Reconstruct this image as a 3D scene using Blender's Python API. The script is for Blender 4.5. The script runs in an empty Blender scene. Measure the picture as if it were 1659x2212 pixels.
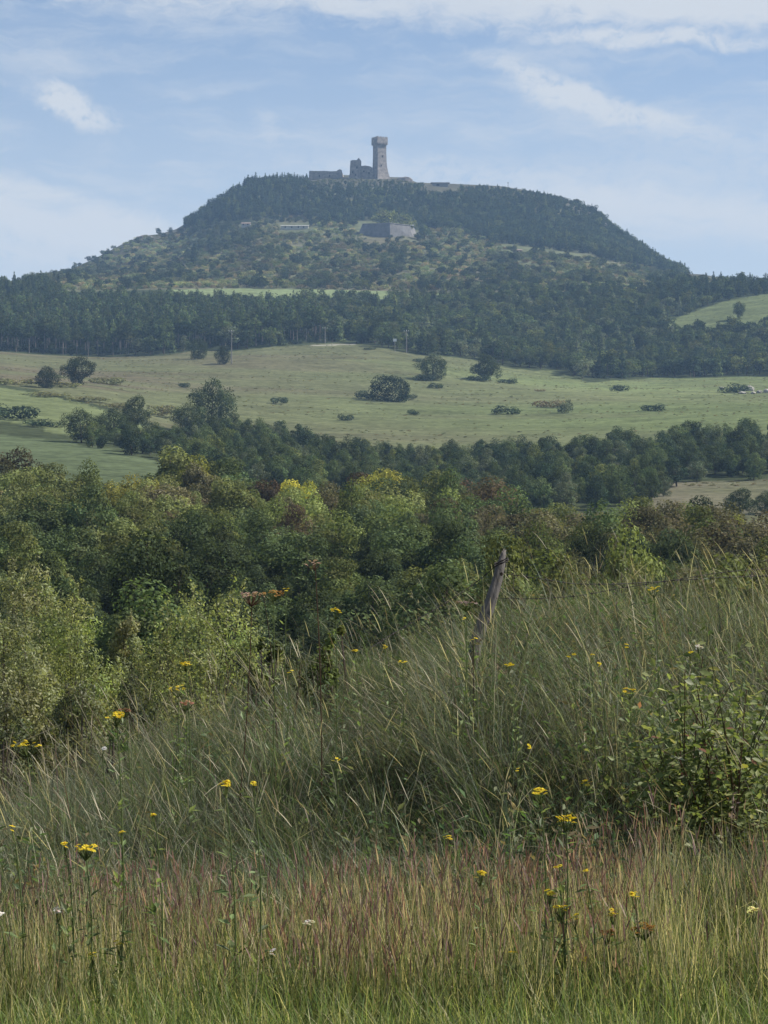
import bpy, math, random
import numpy as np
from math import radians as rad, sin, cos, pi

# ------------------------------------------------------------------ camera, sky, sun, exposure
F, CX, CY, CAMZ = 4928.0, 829.5, 1106.0, 1.6      # focal length and centre in a 1659 x 2212 measuring frame
SC = bpy.context.scene
COL = SC.collection
cd = bpy.data.cameras.new("camera"); cam = bpy.data.objects.new("camera", cd); COL.objects.link(cam)
cam.location = (0, 0, CAMZ); cam.rotation_euler = (rad(90), 0, 0)
cd.sensor_fit = 'VERTICAL'; cd.angle = 2 * math.atan(1106 / F)
cd.clip_start = 0.1; cd.clip_end = 20000
SC.camera = cam

SUN_AZ, SUN_EL = rad(79), rad(44)                  # azimuth measured from the view direction towards the right
SUN_STRENGTH, SKY_STRENGTH, EXPOSURE = 5.0, 0.069, 0.73
HAZE_DENSITY = 0.00013
HAZE_COLOR = (0.42, 0.66, 1.0)
CLOUD_COLOR = (6.3, 6.55, 6.8)

sd = bpy.data.lights.new("sun", 'SUN'); sd.energy = SUN_STRENGTH; sd.angle = rad(0.8); sd.color = (1.0, 0.955, 0.89)
sun = bpy.data.objects.new("sun", sd); COL.objects.link(sun)
sun.location = (60, 40, 80)
sun.rotation_euler = (rad(90) - SUN_EL, 0, pi - SUN_AZ)
SC.view_settings.view_transform = 'Standard'; SC.view_settings.look = 'None'
SC.view_settings.exposure = EXPOSURE; SC.view_settings.gamma = 1; SC.view_settings.use_curve_mapping = False
SC.cycles.use_denoising = True
SC.cycles.max_bounces = 5; SC.cycles.diffuse_bounces = 2; SC.cycles.glossy_bounces = 1
SC.cycles.transmission_bounces = 3; SC.cycles.transparent_max_bounces = 4; SC.cycles.volume_bounces = 0
SC.cycles.use_fast_gi = False

class NT:
    """small helper to write node trees"""
    def __init__(s, tree): s.t = tree; s.n = tree.nodes; s.l = tree.links
    def new(s, typ, **kw):
        nd = s.n.new(typ)
        for k, v in kw.items(): setattr(nd, k, v)
        return nd
    def link(s, a, b): s.l.new(a, b)
    def setv(s, sock, v):
        if isinstance(v, bpy.types.NodeSocket): s.l.new(v, sock)
        else: sock.default_value = v
    def math(s, op, a, b=0.0, c=0.0, clamp=False):
        nd = s.n.new('ShaderNodeMath'); nd.operation = op; nd.use_clamp = clamp
        s.setv(nd.inputs[0], a); s.setv(nd.inputs[1], b); s.setv(nd.inputs[2], c); return nd.outputs[0]
    def ramp(s, v, lo, hi, a=0.0, b=1.0, smooth=True):
        nd = s.n.new('ShaderNodeMapRange'); nd.interpolation_type = 'SMOOTHSTEP' if smooth else 'LINEAR'
        s.setv(nd.inputs[0], v); s.setv(nd.inputs[1], lo); s.setv(nd.inputs[2], hi); s.setv(nd.inputs[3], a); s.setv(nd.inputs[4], b)
        return nd.outputs[0]
    def noise(s, vec, scale, detail=4, rough=0.55, dist=0.0):
        nd = s.n.new('ShaderNodeTexNoise'); s.setv(nd.inputs['Vector'], vec)
        nd.inputs['Scale'].default_value = scale; nd.inputs['Detail'].default_value = detail
        nd.inputs['Roughness'].default_value = rough; nd.inputs['Distortion'].default_value = dist
        return nd.outputs[0]
    def mix(s, f, a, b, blend='MIX'):
        nd = s.n.new('ShaderNodeMix'); nd.data_type = 'RGBA'; nd.blend_type = blend
        s.setv(nd.inputs[0], f); s.setv(nd.inputs[6], a); s.setv(nd.inputs[7], b); return nd.outputs[2]
    def comb(s, x, y, z):
        nd = s.n.new('ShaderNodeCombineXYZ'); s.setv(nd.inputs[0], x); s.setv(nd.inputs[1], y); s.setv(nd.inputs[2], z); return nd.outputs[0]

def rgba(c): return (c[0], c[1], c[2], 1.0)

# world: Nishita sky with cirrus, placed by direction (azimuth and elevation of the sky)
W = bpy.data.worlds.new("World"); SC.world = W; W.use_nodes = True
w = NT(W.node_tree); w.n.clear()
sky = w.new('ShaderNodeTexSky', sky_type='NISHITA', sun_disc=False)
sky.sun_elevation = SUN_EL; sky.sun_rotation = SUN_AZ
sky.altitude = 600; sky.air_density = 1.0; sky.dust_density = 0.1; sky.ozone_density = 5.0
tc = w.new('ShaderNodeTexCoord'); sx = w.new('ShaderNodeSeparateXYZ'); w.link(tc.outputs['Generated'], sx.inputs[0])
az = w.math('ARCTAN2', sx.outputs[0], sx.outputs[1])
el = w.math('ARCSINE', sx.outputs[2])
def AZ(C): return math.atan((C - CX) / F)
def EL(R): return math.atan((CY - R) / F)
# everything below in units of "frame" degrees: a = azimuth*100, e = elevation*100
a = w.math('MULTIPLY', az, 100.0); e = w.math('MULTIPLY', el, 100.0)
wob = w.noise(w.comb(a, e, 0.3), 0.32, 4, 0.6)
wob2 = w.noise(w.comb(a, e, 7.1), 0.32, 4, 0.6)
aw = w.math('ADD', a, w.math('MULTIPLY', w.math('SUBTRACT', wob, 0.5), 2.6))
ew = w.math('ADD', e, w.math('MULTIPLY', w.math('SUBTRACT', wob2, 0.5), 1.5))
streak = w.noise(w.comb(w.math('MULTIPLY', aw, 0.22), ew, 1.7), 0.75, 6, 0.62, 0.4)
fine = w.noise(w.comb(w.math('MULTIPLY', aw, 0.6), ew, 4.2), 1.7, 5, 0.65, 0.3)
ragged = w.noise(w.comb(w.math('MULTIPLY', aw, 0.55), ew, 9.3), 1.5, 6, 0.66, 0.5)
puffy = w.noise(w.comb(a, e, 2.2), 1.9, 6, 0.6, 0.2)
def band(C, R, lw, hw, tilt=0.0, soft=0.5, gain=1.0, tex=None, lo=0.3, hi=0.62):
    """soft elongated patch of cloud round the direction of (C, R); sizes in measuring-frame pixels"""
    a0, e0 = AZ(C) * 100, EL(R) * 100
    L, H = lw / F * 100, hw / F * 100
    da = w.math('SUBTRACT', aw, a0); de = w.math('SUBTRACT', ew, e0)
    ct, st = cos(tilt), sin(tilt)
    u = w.math('ADD', w.math('MULTIPLY', da, ct / L), w.math('MULTIPLY', de, st / L))
    v = w.math('ADD', w.math('MULTIPLY', da, -st / H), w.math('MULTIPLY', de, ct / H))
    d = w.math('SQRT', w.math('ADD', w.math('MULTIPLY', u, u), w.math('MULTIPLY', v, v)))
    d = w.math('ADD', d, w.math('MULTIPLY', w.math('SUBTRACT', ragged, 0.5), 1.1))
    m = w.ramp(d, 1.0 + soft, 1.0 - soft)
    if tex is not None: m = w.math('MULTIPLY', m, w.ramp(tex, lo, hi))
    return w.math('MULTIPLY', m, gain)
cl = w.ramp(streak, 0.40, 0.80, 0.12, 0.58)                                   # thin cirrus all over the sky
def add(m):
    global cl
    cl = w.math('SUBTRACT', w.math('ADD', cl, m), w.math('MULTIPLY', cl, m))
veil = w.ramp(e, 24.0, 8.0, 0.05, 0.55); add(veil)                            # whiter towards the horizon
add(band(1000, -60, 1100, 100, -0.03, 0.35, 0.80, streak, 0.22, 0.5))        # long bank at the top
add(band(1560, 10, 330, 60, -0.06, 0.5, 0.8, streak, 0.2, 0.5))
add(band(1400, 92, 250, 17, -0.05, 0.6, 0.85, fine, 0.22, 0.55))              # thin streak under it
add(band(1180, 192, 150, 30, -0.42, 0.6, 0.80, fine, 0.25, 0.55))            # feathered wisp
add(band(1330, 243, 190, 24, -0.20, 0.6, 0.8, fine, 0.25, 0.55))
add(band(1250, 215, 60, 45, -0.3, 0.8, 0.45, fine, 0.25, 0.6))
add(band(162, 242, 78, 32, -0.52, 0.55, 0.85, puffy, 0.25, 0.55))              # small puffy cloud
add(band(138, 222, 46, 30, -0.2, 0.6, 0.7, puffy, 0.3, 0.6))
add(band(40, 455, 360, 50, -0.20, 0.5, 0.85, streak, 0.15, 0.5)); add(band(0, 520, 420, 60, -0.1, 0.6, 0.6, fine, 0.2, 0.5))             # bright bank low on the left
add(band(1000, 385, 380, 42, -0.08, 0.8, 0.50, fine, 0.25, 0.6))             # veil right of the tower
add(band(1480, 470, 330, 48, -0.10, 0.7, 0.75, streak, 0.2, 0.5))
add(band(1560, 370, 260, 60, -0.05, 0.9, 0.28, fine, 0.25, 0.6))
add(band(1500, 290, 250, 40, -0.05, 0.9, 0.22, fine, 0.25, 0.6))
add(band(570, 268, 22, 34, 0.5, 0.8, 0.35, fine, 0.3, 0.6))
bg = w.new('ShaderNodeBackground'); bg.inputs['Strength'].default_value = SKY_STRENGTH
w.link(w.mix(w.math('MINIMUM', cl, 0.92), sky.outputs[0], rgba(CLOUD_COLOR)), bg.inputs['Color'])
wo = w.new('ShaderNodeOutputWorld'); w.link(bg.outputs[0], wo.inputs['Surface'])

# ------------------------------------------------------------------ helpers
RS = np.random.RandomState(11)
random.seed(5)

def tag(o, label=None, cat=None, group=None, kind=None):
    if label: o['label'] = label
    if cat: o['category'] = cat
    if group: o['group'] = group
    if kind: o['kind'] = kind
    return o

def link(o, parent=None):
    COL.objects.link(o)
    if parent is not None: o.parent = parent
    return o

def np_mesh(name, verts, quads=None, tris=None, mats=(), qm=None, tm=None, col=None, smooth=False):
    """mesh from numpy arrays; col = per-vertex colour (the thing's own colour)"""
    me = bpy.data.meshes.new(name)
    verts = np.asarray(verts, np.float32).reshape(-1, 3)
    quads = np.zeros((0, 4), np.int32) if quads is None else np.asarray(quads, np.int32).reshape(-1, 4)
    tris = np.zeros((0, 3), np.int32) if tris is None else np.asarray(tris, np.int32).reshape(-1, 3)
    nq, nt = len(quads), len(tris)
    me.vertices.add(len(verts)); me.vertices.foreach_set('co', verts.ravel())
    me.loops.add(nq * 4 + nt * 3); me.polygons.add(nq + nt)
    me.loops.foreach_set('vertex_index', np.concatenate([quads.ravel(), tris.ravel()]).astype(np.int32))
    ls = np.concatenate([np.arange(nq) * 4, nq * 4 + np.arange(nt) * 3]).astype(np.int32)
    me.polygons.foreach_set('loop_start', ls)
    for m in mats: me.materials.append(m)
    if qm is not None or tm is not None:
        mi = np.concatenate([np.zeros(nq, np.int32) if qm is None else np.asarray(qm, np.int32),
                             np.zeros(nt, np.int32) if tm is None else np.asarray(tm, np.int32)])
        me.polygons.foreach_set('material_index', mi)
    me.update(calc_edges=True)
    me.polygons.foreach_set('use_smooth', np.full(nq + nt, smooth, bool))
    if col is not None:
        at = me.attributes.new('col', 'FLOAT_COLOR', 'POINT')
        c4 = np.ones((len(verts), 4), np.float32); c4[:, :3] = col
        at.data.foreach_set('color', c4.ravel())
    return me

class MB:
    """collects numpy geometry for ONE mesh object"""
    def __init__(s): s.v = []; s.q = []; s.t = []; s.qm = []; s.tm = []; s.c = []; s.n = 0
    def add(s, v, q=None, t=None, mat=0, col=(1, 1, 1)):
        v = np.asarray(v, np.float32).reshape(-1, 3)
        if q is not None and len(q): q = np.asarray(q, np.int64).reshape(-1, 4) + s.n; s.q.append(q); s.qm.append(np.full(len(q), mat))
        if t is not None and len(t): t = np.asarray(t, np.int64).reshape(-1, 3) + s.n; s.t.append(t); s.tm.append(np.full(len(t), mat))
        c = np.asarray(col, np.float32)
        s.c.append(np.broadcast_to(c, (len(v), 3)) if c.ndim == 1 else c)
        s.v.append(v); s.n += len(v)
    def tube(s, pts, rads, k=6, mat=0, col=(1, 1, 1), caps=True):
        pts = np.asarray(pts, float); n = len(pts)
        rads = np.broadcast_to(np.asarray(rads, float), (n,))
        tg = np.gradient(pts, axis=0); tg /= np.linalg.norm(tg, axis=1, keepdims=True) + 1e-9
        ref = np.array([0.31, 0.95, 0.02]) if abs(tg[0] @ np.array([0.31, 0.95, 0.02])) < 0.9 else np.array([1.0, 0, 0])
        sd_ = np.cross(tg, ref); sd_ /= np.linalg.norm(sd_, axis=1, keepdims=True) + 1e-9
        up = np.cross(sd_, tg)
        an = np.arange(k) / k * 2 * pi
        V = pts[:, None] + rads[:, None, None] * (np.cos(an)[None, :, None] * sd_[:, None] + np.sin(an)[None, :, None] * up[:, None])
        i, j = np.meshgrid(np.arange(n - 1), np.arange(k), indexing='ij'); j2 = (j + 1) % k
        q = np.stack([i * k + j, i * k + j2, (i + 1) * k + j2, (i + 1) * k + j], -1).reshape(-1, 4)
        t = []
        if caps: t = [(0, a_ + 1, a_) for a_ in range(1, k - 1)] + [((n - 1) * k, (n - 1) * k + a_, (n - 1) * k + a_ + 1) for a_ in range(1, k - 1)]
        s.add(V.reshape(-1, 3), q, t, mat, col)
    def box(s, c, h, mat=0, col=(1, 1, 1), rz=0.0):
        b = np.array([(x, y, z) for z in (-1, 1) for y in (-1, 1) for x in (-1, 1)], float) * np.asarray(h)
        ca, sa = cos(rz), sin(rz)
        b = np.stack([b[:, 0] * ca - b[:, 1] * sa, b[:, 0] * sa + b[:, 1] * ca, b[:, 2]], -1) + np.asarray(c)
        s.add(b, [(0, 2, 3, 1), (4, 5, 7, 6), (0, 1, 5, 4), (2, 6, 7, 3), (0, 4, 6, 2), (1, 3, 7, 5)], None, mat, col)
    def prism(s, outline, dvec, mat=0, col=(1, 1, 1)):
        """outline: list of 3-d points (counter-clockwise seen from the front), pushed back along dvec"""
        o = np.asarray(outline, float); n = len(o)
        V = np.concatenate([o, o + np.asarray(dvec)])
        q = [(i, n + i, n + (i + 1) % n, (i + 1) % n) for i in range(n)]
        from mathutils.geometry import tessellate_polygon
        from mathutils import Vector
        tr = [tuple(t_) for t_ in tessellate_polygon([[Vector(p) for p in o]])]
        t = tr + [(n + a_, n + c_, n + b_) for a_, b_, c_ in tr]
        s.add(V, q, t, mat, col)
    def mesh(s, name, mats, smooth=False):
        cat = lambda L, k: np.concatenate(L) if L else np.zeros((0, k), np.int32)
        cm = lambda L: np.concatenate(L) if L else np.zeros(0, np.int32)
        return np_mesh(name, np.concatenate(s.v), cat(s.q, 4), cat(s.t, 3), mats, cm(s.qm), cm(s.tm), np.concatenate(s.c), smooth)
    def build(s, name, mats, parent=None, smooth=False):
        if not isinstance(mats, (list, tuple)): mats = [mats]
        return link(bpy.data.objects.new(name, s.mesh(name, mats, smooth)), parent)

def empty(name, loc, rz=0.0):
    o = bpy.data.objects.new(name, None); COL.objects.link(o); o.empty_display_size = 0.2
    o.location = loc; o.rotation_euler = (0, 0, rz); return o

# value noise on the plane
_G = np.random.RandomState(3).rand(256, 256)
def vnoise(x, y, s=1.0, oct=3):
    x = np.asarray(x, float) / s; y = np.asarray(y, float) / s
    r = 0; amp = 1; tot = 0
    for k in range(oct):
        xi = np.floor(x).astype(int); yi = np.floor(y).astype(int); fx = x - xi; fy = y - yi
        fx = fx * fx * (3 - 2 * fx); fy = fy * fy * (3 - 2 * fy)
        g = lambda i, j: _G[(xi + i) % 256, (yi + j) % 256]
        r = r + amp * ((g(0, 0) * (1 - fx) + g(1, 0) * fx) * (1 - fy) + (g(0, 1) * (1 - fx) + g(1, 1) * fx) * fy)
        tot += amp; amp *= 0.5; x = x * 2 + 17.3; y = y * 2 + 5.1
    return r / tot

# ------------------------------------------------------------------ materials
def mat_new(name):
    m = bpy.data.materials.new(name); m.use_nodes = True
    t = NT(m.node_tree); t.n.clear()
    out = t.new('ShaderNodeOutputMaterial'); return m, t, out

def leaf_material(name, source, transl=0.35, gloss=0.0, rough=0.45):
    """source: 'object' = tint from the object's colour, 'instance' = tint of the scattered copy, 'none'"""
    m, t, out = mat_new(name)
    at = t.new('ShaderNodeAttribute', attribute_name='col')
    c = at.outputs['Color']
    if source == 'object':
        oi = t.new('ShaderNodeObjectInfo'); c = t.mix(1.0, c, oi.outputs['Color'], 'MULTIPLY')
    elif source == 'instance':
        ai = t.new('ShaderNodeAttribute', attribute_name='tint', attribute_type='INSTANCER')
        c = t.mix(1.0, c, ai.outputs['Color'], 'MULTIPLY')
    d = t.new('ShaderNodeBsdfDiffuse'); t.link(c, d.inputs['Color'])
    tr = t.new('ShaderNodeBsdfTranslucent')
    t.link(t.mix(1.0, c, (1.1, 1.1, 0.62, 1), 'MULTIPLY'), tr.inputs['Color'])
    ms = t.new('ShaderNodeMixShader'); ms.inputs[0].default_value = transl
    t.link(d.outputs[0], ms.inputs[1]); t.link(tr.outputs[0], ms.inputs[2])
    sh = ms.outputs[0]
    if gloss:
        g = t.new('ShaderNodeBsdfGlossy'); g.inputs['Roughness'].default_value = rough
        m2 = t.new('ShaderNodeMixShader'); m2.inputs[0].default_value = gloss
        t.link(sh, m2.inputs[1]); t.link(g.outputs[0], m2.inputs[2]); sh = m2.outputs[0]
    t.link(sh, out.inputs['Surface']); return m

def plain(name, col, rough=0.8, nscale=0.0, namp=0.35, bump=0.0, stretch=(1, 1, 1), vcol=False):
    m, t, out = mat_new(name)
    b = t.new('ShaderNodeBsdfPrincipled'); b.inputs['Roughness'].default_value = rough
    b.inputs['Specular IOR Level'].default_value = 0.25
    c = rgba(col)
    if vcol:
        at = t.new('ShaderNodeAttribute', attribute_name='col'); c = t.mix(1.0, at.outputs['Color'], c, 'MULTIPLY')
    if nscale:
        co = t.new('ShaderNodeTexCoord'); mp = t.new('ShaderNodeMapping'); mp.inputs['Scale'].default_value = stretch
        t.link(co.outputs['Object'], mp.inputs['Vector'])
        n = t.noise(mp.outputs[0], nscale, 6, 0.6)
        k = t.ramp(n, 0.3, 0.7, 1 - namp, 1 + namp, False)
        gr = t.comb(k, k, k); c = t.mix(1.0, c, gr, 'MULTIPLY')
        if bump:
            bp = t.new('ShaderNodeBump'); bp.inputs['Strength'].default_value = bump; bp.inputs['Distance'].default_value = 0.02
            t.link(n, bp.inputs['Height']); t.link(bp.outputs[0], b.inputs['Normal'])
    t.setv(b.inputs['Base Color'], c)
    t.link(b.outputs[0], out.inputs['Surface']); return m

LEAF_OBJ = leaf_material('leaf_tinted', 'object')
LEAF_INST = leaf_material('leaf_scattered', 'instance')
LEAF = leaf_material('leaf', 'none', 0.48, 0.015, 0.5)
GRASS = leaf_material('grass_blade', 'none', 0.48, 0.012, 0.5)
PETAL = leaf_material('petal', 'none', 0.25, 0.0)
BARK = plain('bark', (0.085, 0.065, 0.05), 0.9, 6, 0.5)
BARK_PALE = plain('pale_bark', (0.15, 0.13, 0.115), 0.9, 1.2, 0.4)
STONE = plain('castle_stone', (0.235, 0.205, 0.178), 0.9, 0.45, 0.40)
STONE_GREY = plain('grey_wall_stone', (0.155, 0.147, 0.138), 0.9, 0.35, 0.35)
ROCK = plain('rock', (0.20, 0.17, 0.14), 0.9, 0.3, 0.45)
PALE_ROCK = plain('pale_rock', (0.34, 0.31, 0.265), 0.9, 1.5, 0.3)
DARK = plain('dark_opening', (0.02, 0.02, 0.02), 0.9)
WHITE_WALL = plain('white_plaster', (0.34, 0.33, 0.31), 0.8, 0.6, 0.12)
ROOF = plain('roof_tiles', (0.27, 0.20, 0.16), 0.9, 1.5, 0.3)
GREY_PAINT = plain('weathered_concrete', (0.22, 0.205, 0.19), 0.8, 2.0, 0.2)
POLE_WOOD = plain('pole_wood', (0.20, 0.17, 0.15), 0.9, 3.0, 0.3)
WIRE = plain('rusty_wire', (0.025, 0.02, 0.018), 0.7)
INSULATOR = plain('white_ceramic', (0.7, 0.7, 0.68), 0.3)
# ------------------------------------------------------------------ ground: one sheet from behind the camera to beyond the hill
TC = [0, 200, 400, 600, 800, 1000, 1200, 1400, 1659]
NEAR_Z = {  # metres above the road verge
  7.0: [0] * 9,
  8.0: [-.05, -.05, -.03, 0, 0, .02, .05, .06, .06],
  10.: [-.20, -.15, -.08, 0, .05, .12, .20, .24, .22],
  12.: [-.38, -.25, -.12, .05, .18, .30, .42, .48, .48],
  14.: [-.60, -.36, -.16, .06, .22, .40, .56, .62, .65],
  15.5: [-.85, -.58, -.36, -.08, .14, .33, .50, .60, .64],
  18.: [-1.4, -1.2, -1., -.7, -.35, -.15, .05, .15, .2],
  25.: [-2.1, -2., -1.9, -1.7, -1.5, -1.3, -1.1, -1., -.9],
  35.: [-2.8, -2.8, -2.8, -2.7, -2.6, -2.5, -2.3, -2.2, -2.1],
  60.: [-4.9, -4.9, -4.9, -4.9, -4.8, -4.8, -4.7, -4.7, -4.6],
}
FAR_R = {   # rows of the measuring frame at which the ground stands, per distance
  110.: [1490] * 6 + [1480, 1475, 1470],
  150.: [1372, 1372, 1372, 1372, 1372, 1375, 1375, 1372, 1370],
  200.: [1255, 1250, 1250, 1260, 1265, 1275, 1292, 1308, 1312],
  245.: [1185, 1178, 1172, 1185, 1195, 1212, 1237, 1262, 1282],
  300.: [1115, 1115, 1110, 1120, 1130, 1140, 1160, 1178, 1190],
  380.: [1010, 1014, 1030, 1060, 1078, 1088, 1098, 1098, 1095],
  450.: [955, 960, 985, 1015, 1030, 1038, 1043, 1040, 1032],
  520.: [915, 925, 955, 968, 978, 988, 993, 988, 978],
  600.: [870, 885, 920, 932, 940, 947, 947, 942, 932],
  700.: [828, 845, 872, 883, 893, 898, 897, 893, 888],
  800.: [797, 813, 824, 830, 838, 848, 855, 857, 857],
  900.: [774, 784, 782, 780, 785, 805, 828, 836, 836],
  980.: [760, 769, 758, 750, 747, 775, 803, 818, 816],
  1060: [738, 742, 735, 722, 722, 745, 770, 785, 782],
  1150: [690, 692, 690, 690, 690, 705, 722, 718, 695],
  1230: [657, 657, 656, 652, 650, 652, 660, 668, 645],
  1300: [632, 630, 625, 627, 630, 632, 632, 636, 628],
}
SKY_C = [-600, -200, 0, 60, 110, 150, 200, 240, 290, 310, 345, 380, 405, 425, 450, 490, 525, 545, 600, 660, 700, 845, 872, 900, 930, 1000, 1060, 1100, 1140,
         1200, 1228, 1268, 1312, 1345, 1380, 1412, 1446, 1492, 1550, 1600, 1659, 1900, 2300]
SKY_R = [660, 625, 612, 606, 600, 586, 566, 546, 522, 516, 512, 503, 488, 474, 458, 434, 416, 405, 398, 394, 390, 389, 390, 402, 404, 409, 411, 414, 421,
         432, 440, 452, 492, 515, 538, 560, 580, 596, 602, 610, 622, 650, 700]
G_Y = [1300, 1400, 1500, 1600, 1700, 1780, 1840, 1890, 1940, 2060]
G_G = [0, .13, .27, .40, .53, .64, .78, .93, 1.0, 1.0]

def pchip(xk, yk, x):
    """monotone cubic along axis 0 of yk"""
    xk = np.asarray(xk, float); yk = np.asarray(yk, float)
    h = np.diff(xk); d = np.diff(yk, axis=0) / h[:, None]
    m = np.zeros_like(yk); m[0] = d[0]; m[-1] = d[-1]
    w1 = (2 * h[1:] + h[:-1])[:, None]; w2 = (h[1:] + 2 * h[:-1])[:, None]
    ok = d[1:] * d[:-1] > 0
    with np.errstate(divide='ignore', invalid='ignore'):
        hm = (w1 + w2) / (w1 / d[:-1] + w2 / d[1:])
    m[1:-1] = np.where(ok, hm, 0)
    i = np.clip(np.searchsorted(xk, x, 'right') - 1, 0, len(xk) - 2)
    t = ((x - xk[i]) / h[i])[:, None]; hh = h[i][:, None]
    return ((2*t**3 - 3*t**2 + 1) * yk[i] + (t**3 - 2*t**2 + t) * hh * m[i] + (-2*t**3 + 3*t**2) * yk[i+1] + (t**3 - t**2) * hh * m[i+1])

GC = np.concatenate([[-7000, -5000, -3500, -2400, -1600, -1000, -600, -350, -200], np.arange(-100, 1765, 8), [1860, 2000, 2250, 2650, 3300, 4100, 5200, 6700, 8700]]).astype(float)
GY = np.concatenate([[-30, -12, -3, 1, 3, 4.5], np.arange(5.5, 20, 0.25), np.arange(20, 60, 1.5), np.arange(60, 360, 5), np.arange(360, 1320, 4), np.arange(1320, 2100, 6), [2130, 2180, 2250, 2350, 2450, 2600, 2900, 3300]])
def _build_z():
    cc = np.clip(GC, -250, 1900)
    ys, zs = [], []
    def cols(v): return pchip(TC, np.asarray(v, float)[:, None], np.clip(cc, 0, 1659))[:, 0]
    for y, v in NEAR_Z.items(): ys.append(y); zs.append(cols(v))
    for y, r in FAR_R.items(): ys.append(y); zs.append(CAMZ + (CY - cols(r)) / F * y)
    base = cols(FAR_R[1300]); S = np.interp(np.clip(GC, -600, 2300), SKY_C, SKY_R)
    for y, g in zip(G_Y[1:], G_G[1:]):
        R = base + (S - base) * g
        lowside = np.clip((S - 560) / 60, 0, 1)          # low ends of the ridge reach their skyline nearer
        R = R + (S - R) * lowside * min(1, (y - 1300) / 120)
        ys.append(y); zs.append(CAMZ + (CY - R) / F * y)
    top = zs[-1]
    ys += [2180, 2350, 2600, 3300]; zs += [top - 25, top * 0.55, top * 0 + 50, top * 0 + 30]
    Z = np.zeros((len(GY), len(GC)))
    sel = GY > 7
    Z[sel] = pchip(ys, np.array(zs), GY[sel])
    return Z
GZ = _build_z()
def lat(y): return np.maximum(y, 5.5)
def roughness(x, y):
    a_ = np.clip((y - 8) / 4, 0, 1) * np.clip((30 - y) / 10, 0, 1) * 0.50
    b_ = np.clip((y - 60) / 60, 0, 1) * np.clip((330 - y) / 40, 0, 1) * 0.8
    c_ = np.clip((y - 330) / 60, 0, 1) * np.clip((1300 - y) / 60, 0, 1) * 2.3
    d_ = np.clip((y - 1320) / 60, 0, 1) * 5.0
    e_ = -.42 * np.exp(-((x - .55) / .85) ** 2 - ((y - 9.7) / .75) ** 2) - .16 * np.exp(-((x + 1.2) / .5) ** 2 - ((y - 10.5) / .7) ** 2) + .24 * np.exp(-((x - .6) / .7) ** 2 - ((y - 12.0) / .9) ** 2) + .10 * np.exp(-((x + .7) / .5) ** 2 - ((y - 12.6) / .8) ** 2)
    return e_ + a_ * (vnoise(x, y, 1.3, 3) - .55) + b_ * (vnoise(x, y, 14) - .5) + c_ * (vnoise(x + 50, y, 60) - .5) + d_ * (vnoise(x, y, 40) - .5)
_YY = GY[:, None] + 0 * GC[None]; _XX = (GC[None] - CX) / F * lat(_YY)
GZ = GZ + roughness(_XX, _YY)
def ground(x, y):
    """height of the ground sheet"""
    x = np.asarray(x, float); y = np.asarray(y, float)
    c = x / lat(y) * F + CX
    i = np.clip(np.searchsorted(GY, y, 'right') - 1, 0, len(GY) - 2); j = np.clip(np.searchsorted(GC, c, 'right') - 1, 0, len(GC) - 2)
    fy = np.clip((y - GY[i]) / (GY[i+1] - GY[i]), 0, 1); fc = np.clip((c - GC[j]) / (GC[j+1] - GC[j]), 0, 1)
    return (GZ[i, j] * (1-fc) + GZ[i, j+1] * fc) * (1-fy) + (GZ[i+1, j] * (1-fc) + GZ[i+1, j+1] * fc) * fy
def X(C, Y): return (C - CX) / F * Y
def P(C, R, Y): return np.array([(C - CX) / F * Y, Y, CAMZ + (CY - R) / F * Y])
def row(x, y, z): return CY - (z - CAMZ) / y * F

def poly_in(c, y, poly):
    c = np.asarray(c, float); y = np.asarray(y, float); r = np.zeros(c.shape, bool)
    n = len(poly)
    for i in range(n):
        (x1, y1), (x2, y2) = poly[i], poly[(i + 1) % n]
        if y1 == y2: continue
        hit = ((y1 > y) != (y2 > y)) & (c < (x2 - x1) * (y - y1) / (y2 - y1) + x1); r ^= hit
    return r

# land cover polygons in (column, distance)
GREEN_LOW = [(-400, 355), (-400, 516), (150, 470), (340, 420), (380, 360)]
GREEN_UP = [(-400, 700), (0, 668), (110, 645), (230, 606), (345, 570), (440, 560), (420, 530), (260, 540), (150, 492), (60, 522), (-400, 530)]
MEADOW_R = [(1400, 330), (1400, 455), (2200, 455), (2200, 330)]
STRIP = [(360, 1228), (360, 1300), (640, 1310), (840, 1306), (1015, 1290), (1015, 1262), (830, 1240), (600, 1225)]
FIELD_UR = [(1375, 1140), (1450, 1185), (1560, 1235), (1640, 1260), (2300, 1275), (2300, 1130), (1600, 1128)]
def field_edge(c): return np.interp(c, [0, 200, 350, 430, 500, 600, 690, 760, 800, 900, 1000, 1100, 1200, 1270, 1400, 1659], [985, 985, 960, 985, 968, 982, 1005, 1000, 985, 955, 985, 965, 982, 925, 980, 985])
def field_low(c): return np.interp(c, [-200, 0, 110, 230, 330, 430, 520, 620, 750, 1000, 1659], [715, 690, 662, 622, 590, 585, 580, 560, 520, 515, 560])

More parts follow.
